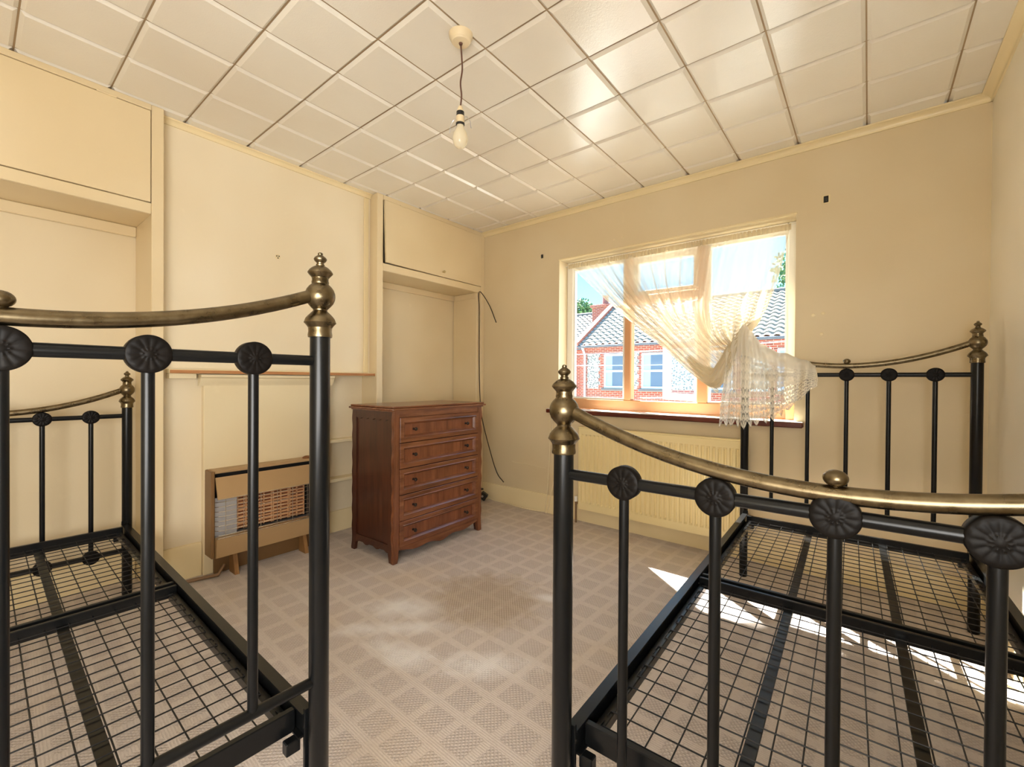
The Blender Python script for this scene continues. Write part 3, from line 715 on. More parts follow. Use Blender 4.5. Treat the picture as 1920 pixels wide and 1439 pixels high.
# ------------------------------------------------------------------ the two iron bedsteads
FIN = [(1060, .0240), (1040, .0248), (1000, .0236), (960, .0240), (930, .0282), (912, .0318), (905, .0326), (897, .0318), (888, .0312), (860, .0292), (835, .0252), (812, .0208), (800, .0185), (788, .0155), (776, .0142), (764, .0147), (752, .0172), (735, .0205), (700, .0262), (660, .0296), (625, .0306), (590, .0300), (555, .0275), (520, .0226), (500, .0180), (492, .0172), (478, .0178), (455, .0166), (430, .0170), (405, .0212), (385, .0250), (378, .0256), (368, .0250), (345, .0218), (322, .0165), (308, .0120), (302, .0086), (288, .0090), (280, .0072), (268, .0076), (255, .0108), (240, .0128), (228, .0132), (212, .0112), (196, .0070), (186, .0048), (178, .0052), (168, .0050), (160, .0030), (159, 0)]
FINP = [(0.0, 0.0)] + [(r, (1060 - y) * 0.000203) for y, r in FIN]
fin_me = MB().lathe(FINP, n=28).mesh('finial', 'aged_brass', 28)
PR = 0.0205
def rosette_mesh():
    R, n = 0.0315, 72; mb = MB(); rad = [0.0, 0.005, 0.0065, 0.009, 0.011, 0.014, 0.019, 0.024, 0.027, 0.0288, 0.030, 0.0315]
    def hgt(i, th):
        r = rad[i]; petal = abs(sin(6 * th))
        base = [0.0020, 0.0018, 0.0010, 0.0015, 0.0006, 0.0008, 0.0011, 0.0011, 0.0007, 0.0, -0.0003, -0.0018][i]
        if i in (3,): base += 0.0006 * cos(10 * th)
        if 5 <= i <= 8: base += 0.0008 * (petal - 0.6)
        return 0.0115 + base
    vs = []; fs = []; rows = []
    seq = [(i, 1) for i in range(len(rad))] + [(i, -1) for i in range(len(rad) - 1, -1, -1)]
    for i, sd in seq:
        if i == 0: rows.append([len(vs)]); vs.append((0, sd * hgt(0, 0), 0)); continue
        rows.append(list(range(len(vs), len(vs) + n)))
        for q in range(n):
            th = 2 * pi * q / n; vs.append((rad[i] * cos(th), sd * hgt(i, th), rad[i] * sin(th)))
    for a, c in zip(rows, rows[1:]):
        for q in range(n):
            q2 = (q + 1) % n
            if len(a) == 1: fs.append((a[0], c[q], c[q2]))
            elif len(c) == 1: fs.append((a[q], c[0], a[q2]))
            else: fs.append((a[q], c[q], c[q2], a[q2]))
    return mb.add(vs, fs).mesh('rosette', 'dark_rosette', 50)
ros_me = rosette_mesh()
ball_me = MB().lathe([(0, -0.004), (0.006, -0.004), (0.0065, 0.0)] + [(0.0158 * cos(t * pi / 12), 0.0115 + 0.0122 * sin(t * pi / 12)) for t in range(-4, 6)] + [(0, 0.0237)], n=24).mesh('ball', 'aged_brass')
BA, BL = 0.452, 1.965
def bed_end(root, y, zcap, zmid, zlow, low_ros, bar_rise):
    post_me = MB().lathe([(0, 0), (PR * 0.9, 0), (PR, 0.004), (PR, zcap), (0, zcap)], n=24).mesh('post', 'black_metal')
    sp_top = zmid - 0.02; sp_me = MB().tube([(0, 0, zlow), (0, 0, sp_top)], 0.0093, 14).mesh('spindle', 'black_metal')
    for sx_ in (-1, 1):
        po = inst('post', post_me, root, (sx_ * BA, y, 0)); inst('finial', fin_me, po, (0, 0, zcap - 0.002))
    MB().tube([(-BA, y, zmid), (BA, y, zmid)], 0.0108, 14).build('upper_rail', 'black_metal', root)
    MB().tube([(-BA, y, zlow), (BA, y, zlow)], 0.0108, 14).build('lower_rail', 'black_metal', root)
    for q in range(-2, 3):
        s_ = inst('spindle', sp_me, root, (q * 0.16, y, 0)); inst('rosette', ros_me, s_, (0, 0, zmid))
        if low_ros: inst('rosette', ros_me, s_, (0, 0, zlow))
    zb = zmid + bar_rise; ze = zcap + 0.0885
    pts = []
    for i in range(41):
        t = -1 + 2 * i / 40; pts.append((t * (BA - 0.012), y, zb + (ze - zb) * (abs(t) ** 2.0)))
    MB().tube(pts, 0.0130, 18).build('top_bar', 'aged_brass', root)
    inst('ball', ball_me, root, (0, y, zb + 0.012))
def make_bed(loc, rz, label):
    root = empty('bed_frame', loc, rz, label, 'bed', 'iron bedsteads')
    bed_end(root, 0.0, 0.940, 0.897, 0.222, True, 0.030)      # foot
    bed_end(root, BL, 1.180, 1.127, 0.436, False, 0.0445)      # head
    ZR = 0.362
    # side rails: angle irons, outer web and inward top flange
    for sx_ in (-1, 1):
        X = lambda v: sx_ * v
        MB().prism([(X(0.452), ZR), (X(0.426), ZR), (X(0.426), ZR - 0.004), (X(0.430), ZR - 0.004), (X(0.430), ZR - 0.046), (X(0.418), ZR - 0.046), (X(0.418), ZR - 0.050), (X(0.452), ZR - 0.050)], 0.020, BL - 0.020, 'y').build('side_rail', 'black_metal', root)
        for y0 in (0.024, BL - 0.046):
            MB().cbox((X(0.395), y0, ZR - 0.078), (X(0.425), y0 + 0.022, ZR - 0.0505), 0.002).build('corner_bracket', 'black_metal', root)
        for y0 in (0.0, BL):
            MB().cbox((X(0.4535), y0 - 0.008, ZR - 0.12), (X(0.428), y0 + 0.0, ZR + 0.012), 0.001).xf(Matrix.Translation((0, 0.021 if y0 == 0 else -0.013, 0))).build('hook_plate', 'black_metal', root)
    for y0 in (0.052, BL - 0.068):
        MB().cbox((-0.426, y0, ZR - 0.052), (0.426, y0 + 0.016, ZR - 0.003), 0.002).build('end_rail', 'black_metal', root)
    for y0 in (0.946, 0.984):
        MB().cbox((-0.426, y0, ZR - 0.045), (0.426, y0 + 0.014, ZR - 0.006), 0.002).build('cross_rail', 'black_metal', root)
    for (v0, v1) in ((0.070, 0.944), (1.000, BL - 0.070)):
        zf = ZR - 0.026
        for sx_ in (-1, 1): MB().cbox((sx_ * 0.422, v0, zf - 0.024), (sx_ * 0.400, v1, zf), 0.002).build('panel_bar', 'black_metal', root)
        wm = MB(); ny_ = int(round((v1 - v0 - 0.04) / 0.051))
        for q in range(ny_ + 1):
            yy = v0 + 0.022 + (v1 - v0 - 0.044) * q / ny_
            ln = 0.018 if q % 2 == 0 else -0.018
            wm.tube([(-0.408, yy + ln, zf + 0.002), (-0.408, yy, zf + 0.002), (0.408, yy, zf + 0.002), (0.408, yy + ln, zf + 0.002)], 0.0017, 6)
        for q in range(15):
            xx = -0.364 + 0.052 * q
            wm.tube([(xx, v0 - 0.006, zf - 0.0015), (xx, v1 + 0.004, zf - 0.0015)], 0.0017, 6)
        w_ = wm.build('wire_mesh', 'wire_metal', root); w_['kind'] = 'stuff'
        for xx in (-0.14, 0.14):
            MB().cbox((xx - 0.013, v0 - 0.004, zf - 0.0085), (xx + 0.013, v1 + 0.002, zf - 0.0035), 0.001).build('support_strap', 'black_metal', root)
    return root
make_bed((-0.035, 0.785, 0), math.atan2(0.048, 1.956), 'black iron single bed with brass finials in front of the window, footboard nearest')
make_bed((-2.893, 0.052, 0), -pi / 2 - 0.0122, 'black iron single bed at the left, its tall brass-topped headboard nearest, foot in alcove')

# ------------------------------------------------------------------ pendant light
PL = empty('pendant_light', (-1.255, 1.218, CEIL), 0, 'bare pearl light bulb hanging on a brown flex from a round ceiling rose', 'light')
MB().lathe([(0, -0.034), (0.026, -0.034), (0.033, -0.032), (0.036, -0.027), (0.038, -0.026), (0.045, -0.012), (0.047, -0.001), (0, -0.001)], n=32).build('ceiling_rose', 'cream_plastic', PL)
MB().lathe([(0, -0.040), (0.006, -0.040), (0.008, -0.034), (0, -0.0335)], n=16).build('flex_grommet', 'brown_flex', PL)
MB().tube(catmull([(0, 0, -0.036), (0.004, 0.002, -0.09), (0.006, 0.003, -0.14), (0.001, -0.001, -0.19), (0.004, 0.002, -0.24), (0, 0, -0.285)], 8), 0.0032, 8).build('flex', 'brown_flex', PL)
lh = MB().lathe([(0, -0.280), (0.007, -0.280), (0.011, -0.290), (0.0135, -0.300), (0.0135, -0.303), (0, -0.303)], n=24).build('lamp_holder', 'cream_plastic', PL)
MB().lathe([(0, -0.302), (0.015, -0.302), (0.0155, -0.306), (0.0145, -0.309), (0.0155, -0.312), (0.0155, -0.318), (0.015, -0.321), (0, -0.321)], n=24).build('ring_nut', 'black_plastic', lh)
MB().lathe([(0, -0.320), (0.0165, -0.320), (0.0165, -0.346), (0.0172, -0.347), (0, -0.348)], n=24).build('skirt', 'cream_plastic', lh)
MB().lathe([(0, -0.347), (0.0172, -0.347), (0.0172, -0.353), (0.015, -0.355), (0, -0.356)], n=24).build('ring_end', 'black_plastic', lh)
MB().lathe([(0, -0.352), (0.0135, -0.352), (0.0145, -0.362), (0.020, -0.374), (0.0265, -0.388), (0.0295, -0.402), (0.0295, -0.412), (0.026, -0.426), (0.018, -0.438), (0.008, -0.4435), (0, -0.4445)], n=32).build('bulb', 'pearl_bulb_glass', PL, 60)
for a in (0.3, 0.3 + pi):
    c, s_ = cos(a), sin(a)
    MB().tube(catmull([(0.015 * c, 0.015 * s_, -0.326), (0.030 * c, 0.030 * s_, -0.328), (0.044 * c, 0.044 * s_, -0.350), (0.047 * c, 0.047 * s_, -0.372), (0.050 * c, 0.050 * s_, -0.374)], 5), 0.0012, 6).build('shade_wire', 'bright_metal', lh)

# ------------------------------------------------------------------ radiator
RX0, RX1, RZ0, RZ1, RY = -1.705, -0.56, 0.118, 0.735, 2.915
R1 = Vector((-1.13, RY, 0))
ra = empty('radiator', R1, 0, 'cream ribbed panel radiator on the wall below the window', 'radiator')
mb = MB(); per = 0.0333; nseg = int((RX1 - RX0 - 0.03) / per)
xs = [(RX0, 0.012), (RX0 + 0.004, 0.0)]
for i in range(nseg):
    x0 = RX0 + 0.015 + i * per
    xs += [(x0, 0.0), (x0 + 0.006, 0.0), (x0 + 0.012, 0.0119), (x0 + 0.021, 0.0119), (x0 + 0.027, 0.0)]
xs += [(RX1 - 0.004, 0.0), (RX1, 0.012)]
vs = []; fs = []
zl = [(RZ0, 0.0), (RZ0 + 0.004, 0), (RZ0 + 0.050, 0.0), (RZ0 + 0.062, 1.0), (RZ1 - 0.062, 1.0), (RZ1 - 0.050, 0.0), (RZ1 - 0.012, 0.0), (RZ1 - 0.006, 0.0)]
for (z, f) in zl:
    for (x, d) in xs:
        dd = d if (d == 0.012) else d * f
        vs.append((x, RY + dd, z))
nx_ = len(xs)
for j in range(len(zl) - 1):
    for i in range(nx_ - 1): fs.append((j * nx_ + i, j * nx_ + i + 1, (j + 1) * nx_ + i + 1, (j + 1) * nx_ + i))
mb.add(vs, fs); off(mb, R1).build('panel', 'radiator_paint', ra, 25)
off(MB().box((RX0 + 0.001, RY + 0.0125, RZ0), (RX1 - 0.001, RY + 0.022, RZ1 - 0.006)), R1).build('rear_panel', 'radiator_paint', ra)
off(MB().cbox((RX0 - 0.003, RY - 0.004, RZ1 - 0.006), (RX1 + 0.003, RY + 0.060, RZ1 + 0.004), 0.004), R1).build('top_cover', 'radiator_paint', ra)
for xx in (RX0 - 0.003, RX1):
    off(MB().cbox((xx, RY + 0.004, RZ0 + 0.01), (xx + 0.003, RY + 0.058, RZ1 - 0.007), 0.001), R1).build('end_cover', 'radiator_paint', ra)
for xa in (-1.45, -0.85): off(MB().box((xa, RY + 0.0225, 0.2), (xa + 0.03, YW - 0.001, 0.6)), R1).build('bracket', 'radiator_paint', ra)
vl = off(MB().tube([(RX0 - 0.004, RY + 0.025, RZ0 + 0.035), (RX0 - 0.035, RY + 0.025, RZ0 + 0.035)], 0.010, 12).tube([(RX0 - 0.032, RY + 0.025, RZ0 + 0.06), (RX0 - 0.032, RY + 0.025, 0.0)], 0.0075, 12), R1).build('valve', 'copper_pipe', ra)
off(MB().tube([(RX0 - 0.032, RY + 0.025, RZ0 + 0.045), (RX0 - 0.032, RY + 0.025, RZ0 + 0.085)], 0.014, 12), R1).build('valve_cap', 'white_paint', ra)

# ------------------------------------------------------------------ curtain
CA = [
[(-1.909,3.100,2.036),(-1.646,3.085,1.780),(-1.385,3.050,1.547),(-1.100,2.980,1.327),(-0.887,2.870,1.152),(-0.682,2.745,1.021)],
[(-1.610,3.100,2.030),(-1.446,3.085,1.788),(-1.264,3.050,1.568),(-1.046,2.980,1.360),(-0.855,2.870,1.202),(-0.662,2.745,1.071)],
[(-1.309,3.100,2.031),(-1.240,3.085,1.781),(-1.128,3.050,1.574),(-0.975,2.980,1.392),(-0.817,2.870,1.258),(-0.645,2.745,1.138)],
[(-1.039,3.100,2.031),(-1.032,3.085,1.772),(-0.982,3.050,1.579),(-0.890,2.980,1.429),(-0.768,2.870,1.312),(-0.626,2.745,1.199)],
[(-0.796,3.100,2.031),(-0.823,3.085,1.780),(-0.828,3.050,1.599),(-0.792,2.980,1.456),(-0.716,2.870,1.345),(-0.607,2.745,1.260)],
[(-0.576,3.100,2.035),(-0.601,3.085,1.782),(-0.629,3.050,1.612),(-0.643,2.980,1.472),(-0.627,2.870,1.379),(-0.585,2.745,1.305)],
[(-0.371,3.100,2.037),(-0.413,3.085,1.786),(-0.454,3.050,1.592),(-0.492,2.980,1.453),(-0.523,2.870,1.397),(-0.550,2.745,1.348)]]
CB = [
[(-0.622,2.735,1.269),(-0.594,2.735,1.319),(-0.541,2.735,1.394),(-0.498,2.735,1.338),(-0.424,2.735,1.259),(-0.313,2.735,1.213),(-0.208,2.735,1.163)],
[(-0.621,2.690,1.137),(-0.583,2.690,1.167),(-0.532,2.690,1.181),(-0.467,2.690,1.165),(-0.397,2.690,1.150),(-0.303,2.690,1.136),(-0.198,2.690,1.130)],
[(-0.636,2.665,0.972),(-0.581,2.665,0.989),(-0.526,2.665,0.991),(-0.461,2.665,0.993),(-0.387,2.665,1.010),(-0.311,2.665,1.039),(-0.196,2.665,1.103)],
[(-0.643,2.655,0.829),(-0.583,2.655,0.842),(-0.522,2.655,0.829),(-0.458,2.655,0.851),(-0.379,2.655,0.884),(-0.313,2.655,0.943),(-0.197,2.655,1.071)]]
def surf(rows, nu, nv):
    """rows[i] runs along v; returns grid[iv][iu]"""
    cols_ = [catmull(r, nv) for r in rows]
    return [catmull([c[j] for c in cols_], nu) for j in range(len(cols_[0]))]
def cloth(name, grid, mat, parent, disp, thick=0.0):
    ny_, nx_ = len(grid), len(grid[0]); vs = []; fs = []; uvs = []
    for j in range(ny_):
        for i in range(nx_):
            p_ = Vector(grid[j][i]); u, v_ = i / (nx_ - 1), j / (ny_ - 1)
            a = Vector(grid[j][min(i + 1, nx_ - 1)]) - Vector(grid[j][max(i - 1, 0)]); c = Vector(grid[min(j + 1, ny_ - 1)][i]) - Vector(grid[max(j - 1, 0)][i])
            n_ = a.cross(c); n_.normalize()
            if n_.y > 0: n_ = -n_
            vs.append(tuple(p_ + n_ * disp(u, v_))); uvs.append((u, v_))
    for j in range(ny_ - 1):
        for i in range(nx_ - 1): fs.append((j * nx_ + i, j * nx_ + i + 1, (j + 1) * nx_ + i + 1, (j + 1) * nx_ + i))
    me = bpy.data.meshes.new(name); me.from_pydata(vs, [], fs); me.update()
    me.polygons.foreach_set('use_smooth', [True] * len(me.polygons))
    ul = me.uv_layers.new(name='UVMap')
    for lp in me.loops: ul.data[lp.index].uv = uvs[lp.vertex_index]
    me.materials.append(MAT[mat]); return link(bpy.data.objects.new(name, me), parent)
cu = empty('curtain', (0, 0, 0), 0, 'sheer cream voile curtain swept across the window and draped over the bedpost', 'curtain')
rnd = [random.uniform(0, 2 * pi) for _ in range(8)]
def pleat(u, v_):
    w = u + 0.018 * sin(9 * u + 3 * v_ + rnd[0]) + 0.01 * sin(23 * u + rnd[1])
    amp = 0.005 + 0.022 * min(1, v_ * 2.5) - 0.008 * max(0, v_ - 0.6)
    s_ = sin(2 * pi * 13 * w + rnd[2]) + 0.55 * sin(2 * pi * 27 * w + 2.0 * v_ + rnd[3]) + 0.35 * sin(2 * pi * 7 * w + rnd[4])
    return amp * s_ * (0.6 + 0.4 * sin(5 * u + 4 * v_)) - (0.0 if v_ > 0.1 else 0.0)
gA = surf(CA, 48, 10)
cloth('voile', gA, 'sheer_voile', cu, pleat)
def tailp(u, v_):
    return (0.004 + 0.016 * v_) * (sin(2 * pi * 6.5 * (u + 0.03 * sin(7 * u)) + 0.8) + 0.4 * sin(2 * pi * 13 * u + 2 * v_))
CB.insert(1, [(a[0] * 0.65 + c[0] * 0.35, 2.693, a[2] * 0.68 + c[2] * 0.32) for a, c in zip(CB[0], CB[1])])
CB = [[(x, y - dy, z + dz) for x, y, z in row] for row, dy, dz in zip(CB, (0, 0, 0.014, 0.012, 0.006), (0.016, 0.008, 0, 0, 0))]
gB = surf([[CB[j][i] for j in range(5)] for i in range(7)], 24, 14)
cloth('lace_tail', gB, 'lace_cloth', cu, tailp)
# bunched roll of cloth running to the post, wrinkled
def roll(name, ctrl, r0, r1, mat='sheer_voile', tw=3.0):
    P = catmull(ctrl, 12); n = 40; vs = []; fs = []; prev = None
    for i, p_ in enumerate(P):
        t = (P[min(i + 1, len(P) - 1)] - P[max(i - 1, 0)]).normalized()
        u = t.cross(Vector((0, 0, 1))).normalized() if prev is None else (prev - t * prev.dot(t)).normalized()
        prev = u; w = t.cross(u); f = i / (len(P) - 1); r = r1 + (r0 - r1) * sin(pi * min(1, 0.02 + f * 1.0)) ** 0.8
        for q in range(n):
            th = 2 * pi * q / n; rr = r * (1 + 0.16 * sin(9 * th + tw * f * 3) + 0.08 * sin(15 * th - 4 * f))
            vs.append(tuple(p_ + rr * (cos(th) * u * 0.55 + sin(th) * w)))
    for i in range(len(P) - 1):
        for q in range(n): fs.append((i * n + q, i * n + (q + 1) % n, (i + 1) * n + (q + 1) % n, (i + 1) * n + q))
    mb = MB().add(vs, fs); return mb.build(name, mat, cu, 80)
roll('bunched_roll', [(-0.90, 2.92, 1.24), (-0.80, 2.86, 1.15), (-0.70, 2.76, 1.11), (-0.645, 2.72, 1.17), (-0.60, 2.725, 1.28), (-0.555, 2.738, 1.355)], 0.052, 0.012)
# gathered header tape and the wire it hangs on
hd = [[(x, 3.092 + 0.0, 2.036), (x, 3.090, 2.018), (x, 3.092, 2.0)] for x in [-1.915 + 1.55 * i / 6 for i in range(7)]]
cloth('header_tape', surf(hd, 60, 3), 'curtain_tape', cu, lambda u, v_: 0.007 * sin(2 * pi * 75 * u + 3 * sin(40 * u)) * (0.6 + 0.4 * sin(31 * u)))
MB().tube([(-1.946, 3.098, 2.024), (-0.336, 3.098, 2.030)], 0.003, 8).build('curtain_wire', 'white_paint', cu)

# ------------------------------------------------------------------ cables and odds on the walls
def cable(name, pts, r, mat, label, n=8, cat='cable', seg=10):
    base = Vector((pts[0][0], pts[0][1], 0)); b = off(MB().tube(catmull(pts, seg), r, n), base).build(name, mat); b.location = base
    return tag(b, label, cat)
cable('black_cable', [(-2.60, 2.985, 1.605), (-2.66, 2.96, 1.76), (-2.745, 2.94, 1.885), (-2.758, 2.92, 1.865), (-2.760, 2.93, 1.76), (-2.758, 2.93, 1.60), (-2.757, 2.93, 1.40), (-2.755, 2.93, 1.25), (-2.750, 2.935, 1.0), (-2.735, 2.95, 0.75), (-2.66, 2.98, 0.45), (-2.58, 2.985, 0.26), (-2.50, 2.985, 0.185)], 0.0042, 'black_cable_skin', 'black aerial cable hanging loose down the cupboard jamb beside the chest of drawers')
cable('window_cord', [(-2.00, 2.968, 0.850), (-2.01, 2.985, 0.60), (-2.025, 2.990, 0.35), (-2.035, 2.985, 0.155), (-2.05, 2.982, 0.03), (-2.03, 2.980, 0.018), (-1.99, 2.985, 0.19), (-1.955, 2.99, 0.38), (-1.975, 2.99, 0.55), (-1.995, 2.972, 0.848)], 0.0034, 'white_cable_skin', 'cream cord looped down the wall from the end of the window sill')
cable('floor_cable', [(-2.055, 2.978, 0.012), (-2.14, 2.965, 0.008), (-2.28, 2.955, 0.008), (-2.40, 2.96, 0.010), (-2.49, 2.962, 0.010), (-2.60, 2.95, 0.020), (-2.665, 2.945, 0.040)], 0.0042, 'white_cable_skin', 'cream cable lying along the skirting towards the black junction box')
jb = empty('junction_box', (-2.700, 2.925, 0.0), radians(35), 'small black electrical box on the carpet in the corner beside the chest of drawers', 'electrical box')
MB().cbox((-0.032, -0.028, 0.0), (0.032, 0.028, 0.062), 0.006).xf(Matrix.Translation((0, 0, 0.026)) @ Matrix.Rotation(radians(35), 4, 'Y') @ Matrix.Translation((0, 0, -0.012))).build('housing', 'black_plastic', jb)
MB().lathe([(0, 0), (0.010, 0), (0.010, 0.004), (0, 0.005)], (0, 0, 0), 14).xf(Matrix.Translation((0.004, -0.029, 0.045)) @ Matrix.Rotation(radians(90), 4, 'X')).build('screw_cap', 'bright_metal', jb)
MB().lathe([(0.0, 0), (0.016, 0), (0.016, 0.012), (0.0, 0.013)], (-0.006, 0.0, 0.098), 14).build('cable_gland', 'black_plastic', jb)
# wall leftovers
def on_wall(name, x, z, mb, mat, label, cat):
    o = mb.build(name, mat); o.location = (x, YW, z); return tag(o, label, cat)
o = empty('back_box', (-0.192, YW, 2.109), 0, 'tiny open cable hole with black stub high on the wall right of the window', 'wall fitting')
MB().cbox((-0.020, -0.004, -0.024), (0.020, 0.0, 0.024), 0.002).build('plate', 'gloss_trim', o)
MB().box((-0.011, -0.0046, -0.018), (0.011, -0.0041, 0.018)).build('opening', 'dark_hole', o)
MB().cbox((-0.006, -0.012, -0.012), (0.006, -0.0047, 0.006), 0.001).build('cable_stub', 'black_plastic', o)
o = empty('curtain_bracket', (-2.118, YW, 2.122), 0, 'small black curtain rail bracket on the wall left of the window', 'bracket')
MB().cbox((-0.010, -0.006, -0.016), (0.010, 0, 0.014), 0.001).build('plate', 'black_plastic', o)
MB().tube([(0.0, -0.006, 0.004), (0.012, -0.02, 0.008), (0.022, -0.022, 0.0)], 0.003, 6).build('hook', 'black_plastic', o)
on_wall('wall_plug', -1.47, 2.133, MB().lathe([(0, 0), (0.007, 0), (0.006, 0.004), (0, 0.005)], (0, 0, 0), 10).xf(Matrix.Rotation(radians(90), 4, 'X')), 'cream_plastic', 'cream wall plug above the window, left one of the pair', 'wall plug')
on_wall('wall_plug', -1.405, 2.140, MB().lathe([(0, 0), (0.007, 0), (0.006, 0.004), (0, 0.005)], (0, 0, 0), 10).xf(Matrix.Rotation(radians(90), 4, 'X')), 'cream_plastic', 'cream wall plug above the window, right one of the pair', 'wall plug')
for (x, z, lb) in ((-0.245, 1.47, 'upper left filler blob on the wall right of the window'), (-0.20, 1.475, 'upper right filler blob on the wall right of the window'), (-0.205, 1.36, 'lower filler blob on the wall right of the window')):
    on_wall('filler_blob', x, z, MB().lathe([(0, 0), (0.010, 0), (0.007, 0.003), (0, 0.004)], (0, 0, 0), 9).xf(Matrix.Rotation(radians(90), 4, 'X')), 'gloss_trim', lb, 'filler')
o = empty('plaster_scar', (XCH, 1.214, 1.845), 0, 'small dark plaster scar with empty screw holes on the chimney breast', 'wall mark')
MB().lathe([(0, 0), (0.016, 0), (0.013, 0.0015), (0, 0.002)], (0, 0, 0), 11).xf(Matrix.Rotation(radians(90), 4, 'Y')).build('scar', 'gloss_trim', o)
for (a, c) in ((-0.006, 0.004), (0.007, 0.005), (0.001, -0.007)):
    MB().lathe([(0, 0), (0.0042, 0), (0, 0.001)], (0, 0, 0), 8).xf(Matrix.Translation((0.002, a, c)) @ Matrix.Rotation(radians(90), 4, 'Y')).build('screw_hole', 'dark_hole', o)
on_wall('cable_clip', -2.42, 0.376, MB().tube([(0, -0.004, 0), (0.05, -0.006, -0.004), (0.16, -0.006, -0.002), (0.36, -0.008, -0.012)], 0.002, 6), 'white_cable_skin', 'short stray wire sticking out sideways from the cord on the window wall', 'wire')

# ------------------------------------------------------------------ outside: the street and the houses opposite
gd = MB().box((-60, 3.6, -3.0), (60, 70, -2.9)).build('street', 'asphalt'); struct(gd, 'grey street outside the window', 'street')
K = 0.85; YF = 17.0
def E(x, z): return (x * K, HC + (z - HC) * K)
def pantiles(name, x0, x1, ye, ze, yr, zr, parent):
    rows = 13; per = 0.30; n = int((x1 - x0) / per); vs = []; fs = []
    prof = [(0.0, 0.0), (0.16, 0.045), (0.38, 0.060), (0.60, 0.040), (0.78, 0.0)]
    xs_ = [(x0 + (i + a) * per, h) for i in range(n) for a, h in prof] + [(x0 + n * per, 0.0)]
    m_ = len(xs_)
    for r in range(rows):
        for (t, lift) in ((r / rows, 0.05), ((r + 1) / rows, 0.0)):
            for (x, h) in xs_: vs.append((x, ye + (yr - ye) * t - 0.02 * (lift > 0), ze + (zr - ze) * t + h + lift))
    for r in range(2 * rows - 1):
        for i in range(m_ - 1): fs.append((r * m_ + i, r * m_ + i + 1, (r + 1) * m_ + i + 1, (r + 1) * m_ + i))
    o = MB().add(vs, fs).build(name, 'roof_tile', parent, 40); o['kind'] = 'stuff'; return o
def house(name, x0, x1, yf, ze, yr, zr, label, wins, flints, brick='brickwork'):
    h = empty(name, ((x0 + x1) / 2, yf, -2.9), 0, label, 'house'); O = Vector(((x0 + x1) / 2, yf, -2.9))
    def hb(mb, nm, mat, parent=h, ang=35): return off(mb, O).build(nm, mat, parent, ang)
    hb(MB().prism([(yf, -2.9), (yf + 6.2, -2.9), (yf + 6.2, ze), (yr, zr - 0.12), (yf, ze)], x0, x1, 'x'), 'brick_walls', brick)
    t_ = pantiles('roof_tiles', x0 - 0.15, x1 + 0.15, yf - 0.28, ze - 0.02, yr, zr, h); t_.location = -O
    hb(MB().prism([(yr, zr - 0.05), (yf + 6.5, ze - 0.05), (yf + 6.5, ze - 0.15), (yr, zr - 0.13)], x0 - 0.15, x1 + 0.15, 'x'), 'rear_roof', 'roof_tile')
    hb(MB().tube([(x0 - 0.15, yr, zr + 0.04), (x1 + 0.15, yr, zr + 0.04)], 0.11, 10), 'ridge', 'roof_lead')
    hb(MB().tube([(x0 - 0.15, yf - 0.30, ze - 0.03), (x1 + 0.15, yf - 0.30, ze - 0.03)], 0.06, 10), 'gutter', 'gutter_grey')
    hb(MB().cbox((x0, yf - 0.06, -0.02), (x1, yf, 0.10), 0.01), 'string_course', 'roof_lead')
    for (a, c, z0, z1) in flints:
        pts = []
        nz = 10
        for i in range(nz):
            za, zb = z0 + (z1 - z0) * i / nz, z0 + (z1 - z0) * (i + 1) / nz; s_ = 0.07 if i % 2 else 0.0
            pts += [(c + s_, za), (c + s_, zb)]
        for i in range(nz - 1, -1, -1):
            za, zb = z0 + (z1 - z0) * i / nz, z0 + (z1 - z0) * (i + 1) / nz; s_ = 0.07 if i % 2 else 0.0
            pts += [(a - s_ * 0.3, zb), (a - s_ * 0.3, za)]
        hb(MB().prism(pts, yf - 0.02, yf - 0.001, 'y'), 'flint_panel', 'flint')
    for (a, c, z0, z1) in wins:
        w_ = hb(MB().cbox((a, yf - 0.05, z0), (a + 0.07, yf - 0.002, z1)).cbox((c - 0.07, yf - 0.05, z0), (c, yf - 0.002, z1)).cbox((a + 0.07, yf - 0.05, z1 - 0.08), (c - 0.07, yf - 0.002, z1)).cbox((a + 0.07, yf - 0.05, z0), (c - 0.07, yf - 0.002, z0 + 0.09)).cbox((a + 0.07, yf - 0.045, (z0 + z1) / 2 - 0.04), (c - 0.07, yf - 0.002, (z0 + z1) / 2 + 0.04)), 'window', 'outside_white')
        for za, zb in ((z0 + 0.09, (z0 + z1) / 2 - 0.04), ((z0 + z1) / 2 + 0.04, z1 - 0.08)):
            hb(MB().box((a + 0.07, yf - 0.015, za), (c - 0.07, yf - 0.003, zb)), 'pane', 'dark_pane', w_)
            hb(MB().box((a + 0.07, yf - 0.019, za), (a + 0.07 + (c - a - 0.14) * 0.36, yf - 0.0155, zb)), 'net_curtain', 'net_curtain', w_)
        hb(MB().cbox((a - 0.1, yf - 0.12, z0 - 0.10), (c + 0.1, yf - 0.002, z0 - 0.002), 0.01), 'window_sill', 'roof_lead')
    return h, O
wz0, wz1 = E(0, 0.737)[1], E(0, 2.42)[1]
ZE = E(0, 2.85)[1]
wins = [(-8.70, -7.74, wz0, wz1), (-7.05, -6.10, wz0, wz1), (-4.6, -3.7, wz0, wz1), (-2.35, -1.4, wz0, wz1), (0.2, 1.15, wz0, wz1)]
fl_ = [(-9.50, -8.98, wz0 - 0.02, wz1 + 0.05), (-7.52, -7.24, wz0 - 0.02, wz1 + 0.05), (-5.85, -4.85, wz0 - 0.02, wz1 + 0.05), (-3.45, -2.6, wz0 - 0.02, wz1 + 0.05)]
h1, O1 = house('terraced_house', -9.80, 4.0, YF, ZE, 20.1, 4.66, 'red brick and flint terraced house with pantiled roof seen across the street', wins, fl_)
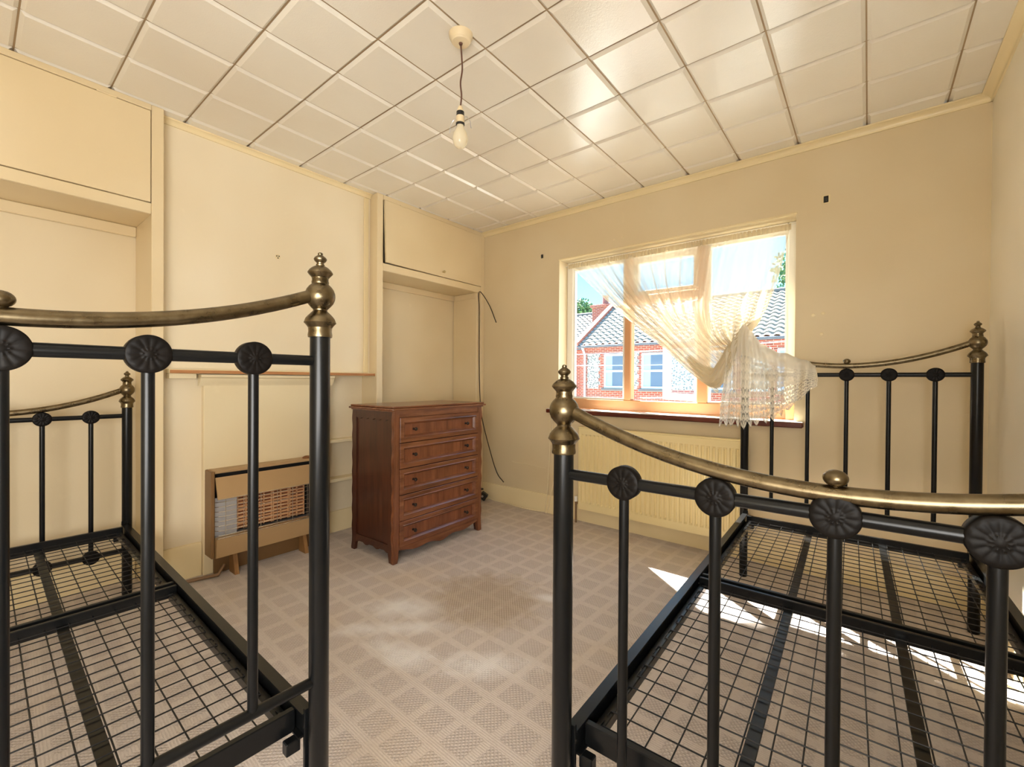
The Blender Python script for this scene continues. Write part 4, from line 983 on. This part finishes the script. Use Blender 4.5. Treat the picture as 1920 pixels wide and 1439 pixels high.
off(MB().tube([(-9.62, YF - 0.30, ZE - 0.05), (-9.60, YF - 0.10, ZE - 0.35), (-9.60, YF - 0.06, -2.8)], 0.045, 10), O1).build('downpipe', 'outside_white', h1)
off(MB().cbox((-9.80, YF - 0.018, ZE - 0.34), (4.0, YF - 0.001, ZE - 0.06), 0.004), O1).build('eaves_brick', 'brickwork', h1)
off(MB().prism([(YF - 0.35, ZE - 0.10), (20.1, 4.62), (20.1, 4.88), (YF - 0.35, ZE + 0.16)], -10.05, -9.80, 'x'), O1).build('brick_verge', 'brickwork', h1)
h2, O2 = house('terraced_house', -18.0, -10.35, YF + 2.2, ZE + 0.1, 22.4, 4.85, 'farther brick house with brown roof and chimney at the left of the window view', [(-12.2, -11.4, wz0, wz1)], [])
stc = off(MB().cbox((-11.62, 21.2, 3.4), (-10.60, 21.9, 5.02), 0.02).cbox((-11.70, 21.13, 5.02), (-10.52, 21.97, 5.16), 0.02), O2).build('chimney', 'brickwork', h2)
off(MB().lathe([(0, 0), (0.20, 0), (0.16, 0.1), (0.15, 0.42), (0.19, 0.46), (0.17, 0.5), (0, 0.5)], (-11.0, 21.55, 5.16), 16), O2).build('chimney_pot', 'clay_pot', stc)
def tree(x, y, z, r, label):
    t_ = empty('tree', (x, y, -2.9), 0, label, 'tree', 'trees behind the roofs')
    MB().tube([(0, 0, 0), (0.1, 0, (z + 2.9) * 0.6), (0, 0, z + 2.9)], [0.28, 0.2, 0.08], 8).build('trunk', 'tree_bark', t_)
    vs = []; fs = []
    for _ in range(1500):
        d = Vector((random.gauss(0, 1), random.gauss(0, 1), random.gauss(0, 0.8))); d = d.normalized() * r * random.uniform(0.35, 1.0) ** 0.6
        c = d + Vector((0, 0, z + 2.9)); a = Vector((random.uniform(-1, 1), random.uniform(-1, 1), random.uniform(-1, 1))).normalized() * 0.17; b_ = a.orthogonal().normalized() * 0.09
        n = len(vs); vs += [c - a, c + b_, c + a, c - b_]; fs.append((n, n + 1, n + 2, n + 3))
    o = MB().add(vs, fs).build('foliage', 'tree_leaf', t_); o['kind'] = 'stuff'
tree(-21.5, 37.0, 7.6, 1.4, 'green treetop showing over the farther roof at the left of the view')
tree(-3.6, 38.0, 9.2, 2.2, 'green treetop above the roof ridge at the right of the window view')
for (za, zb, lb) in ((2.02, 2.62, 'upper white telephone wire crossing in front of the houses'), (1.72, 1.98, 'lower white telephone wire crossing in front of the houses')):
    pts = [(-11 + 16 * i / 16, 13.0, za + (zb - za) * i / 16 - 0.25 * (1 - ((i - 8) / 8) ** 2)) for i in range(17)]
    o = off(MB().tube(pts, 0.011, 6), Vector((-3, 13, za))).build('telephone_wire', 'outside_white'); o.location = (-3, 13, za); tag(o, lb, 'wire', 'telephone wires')
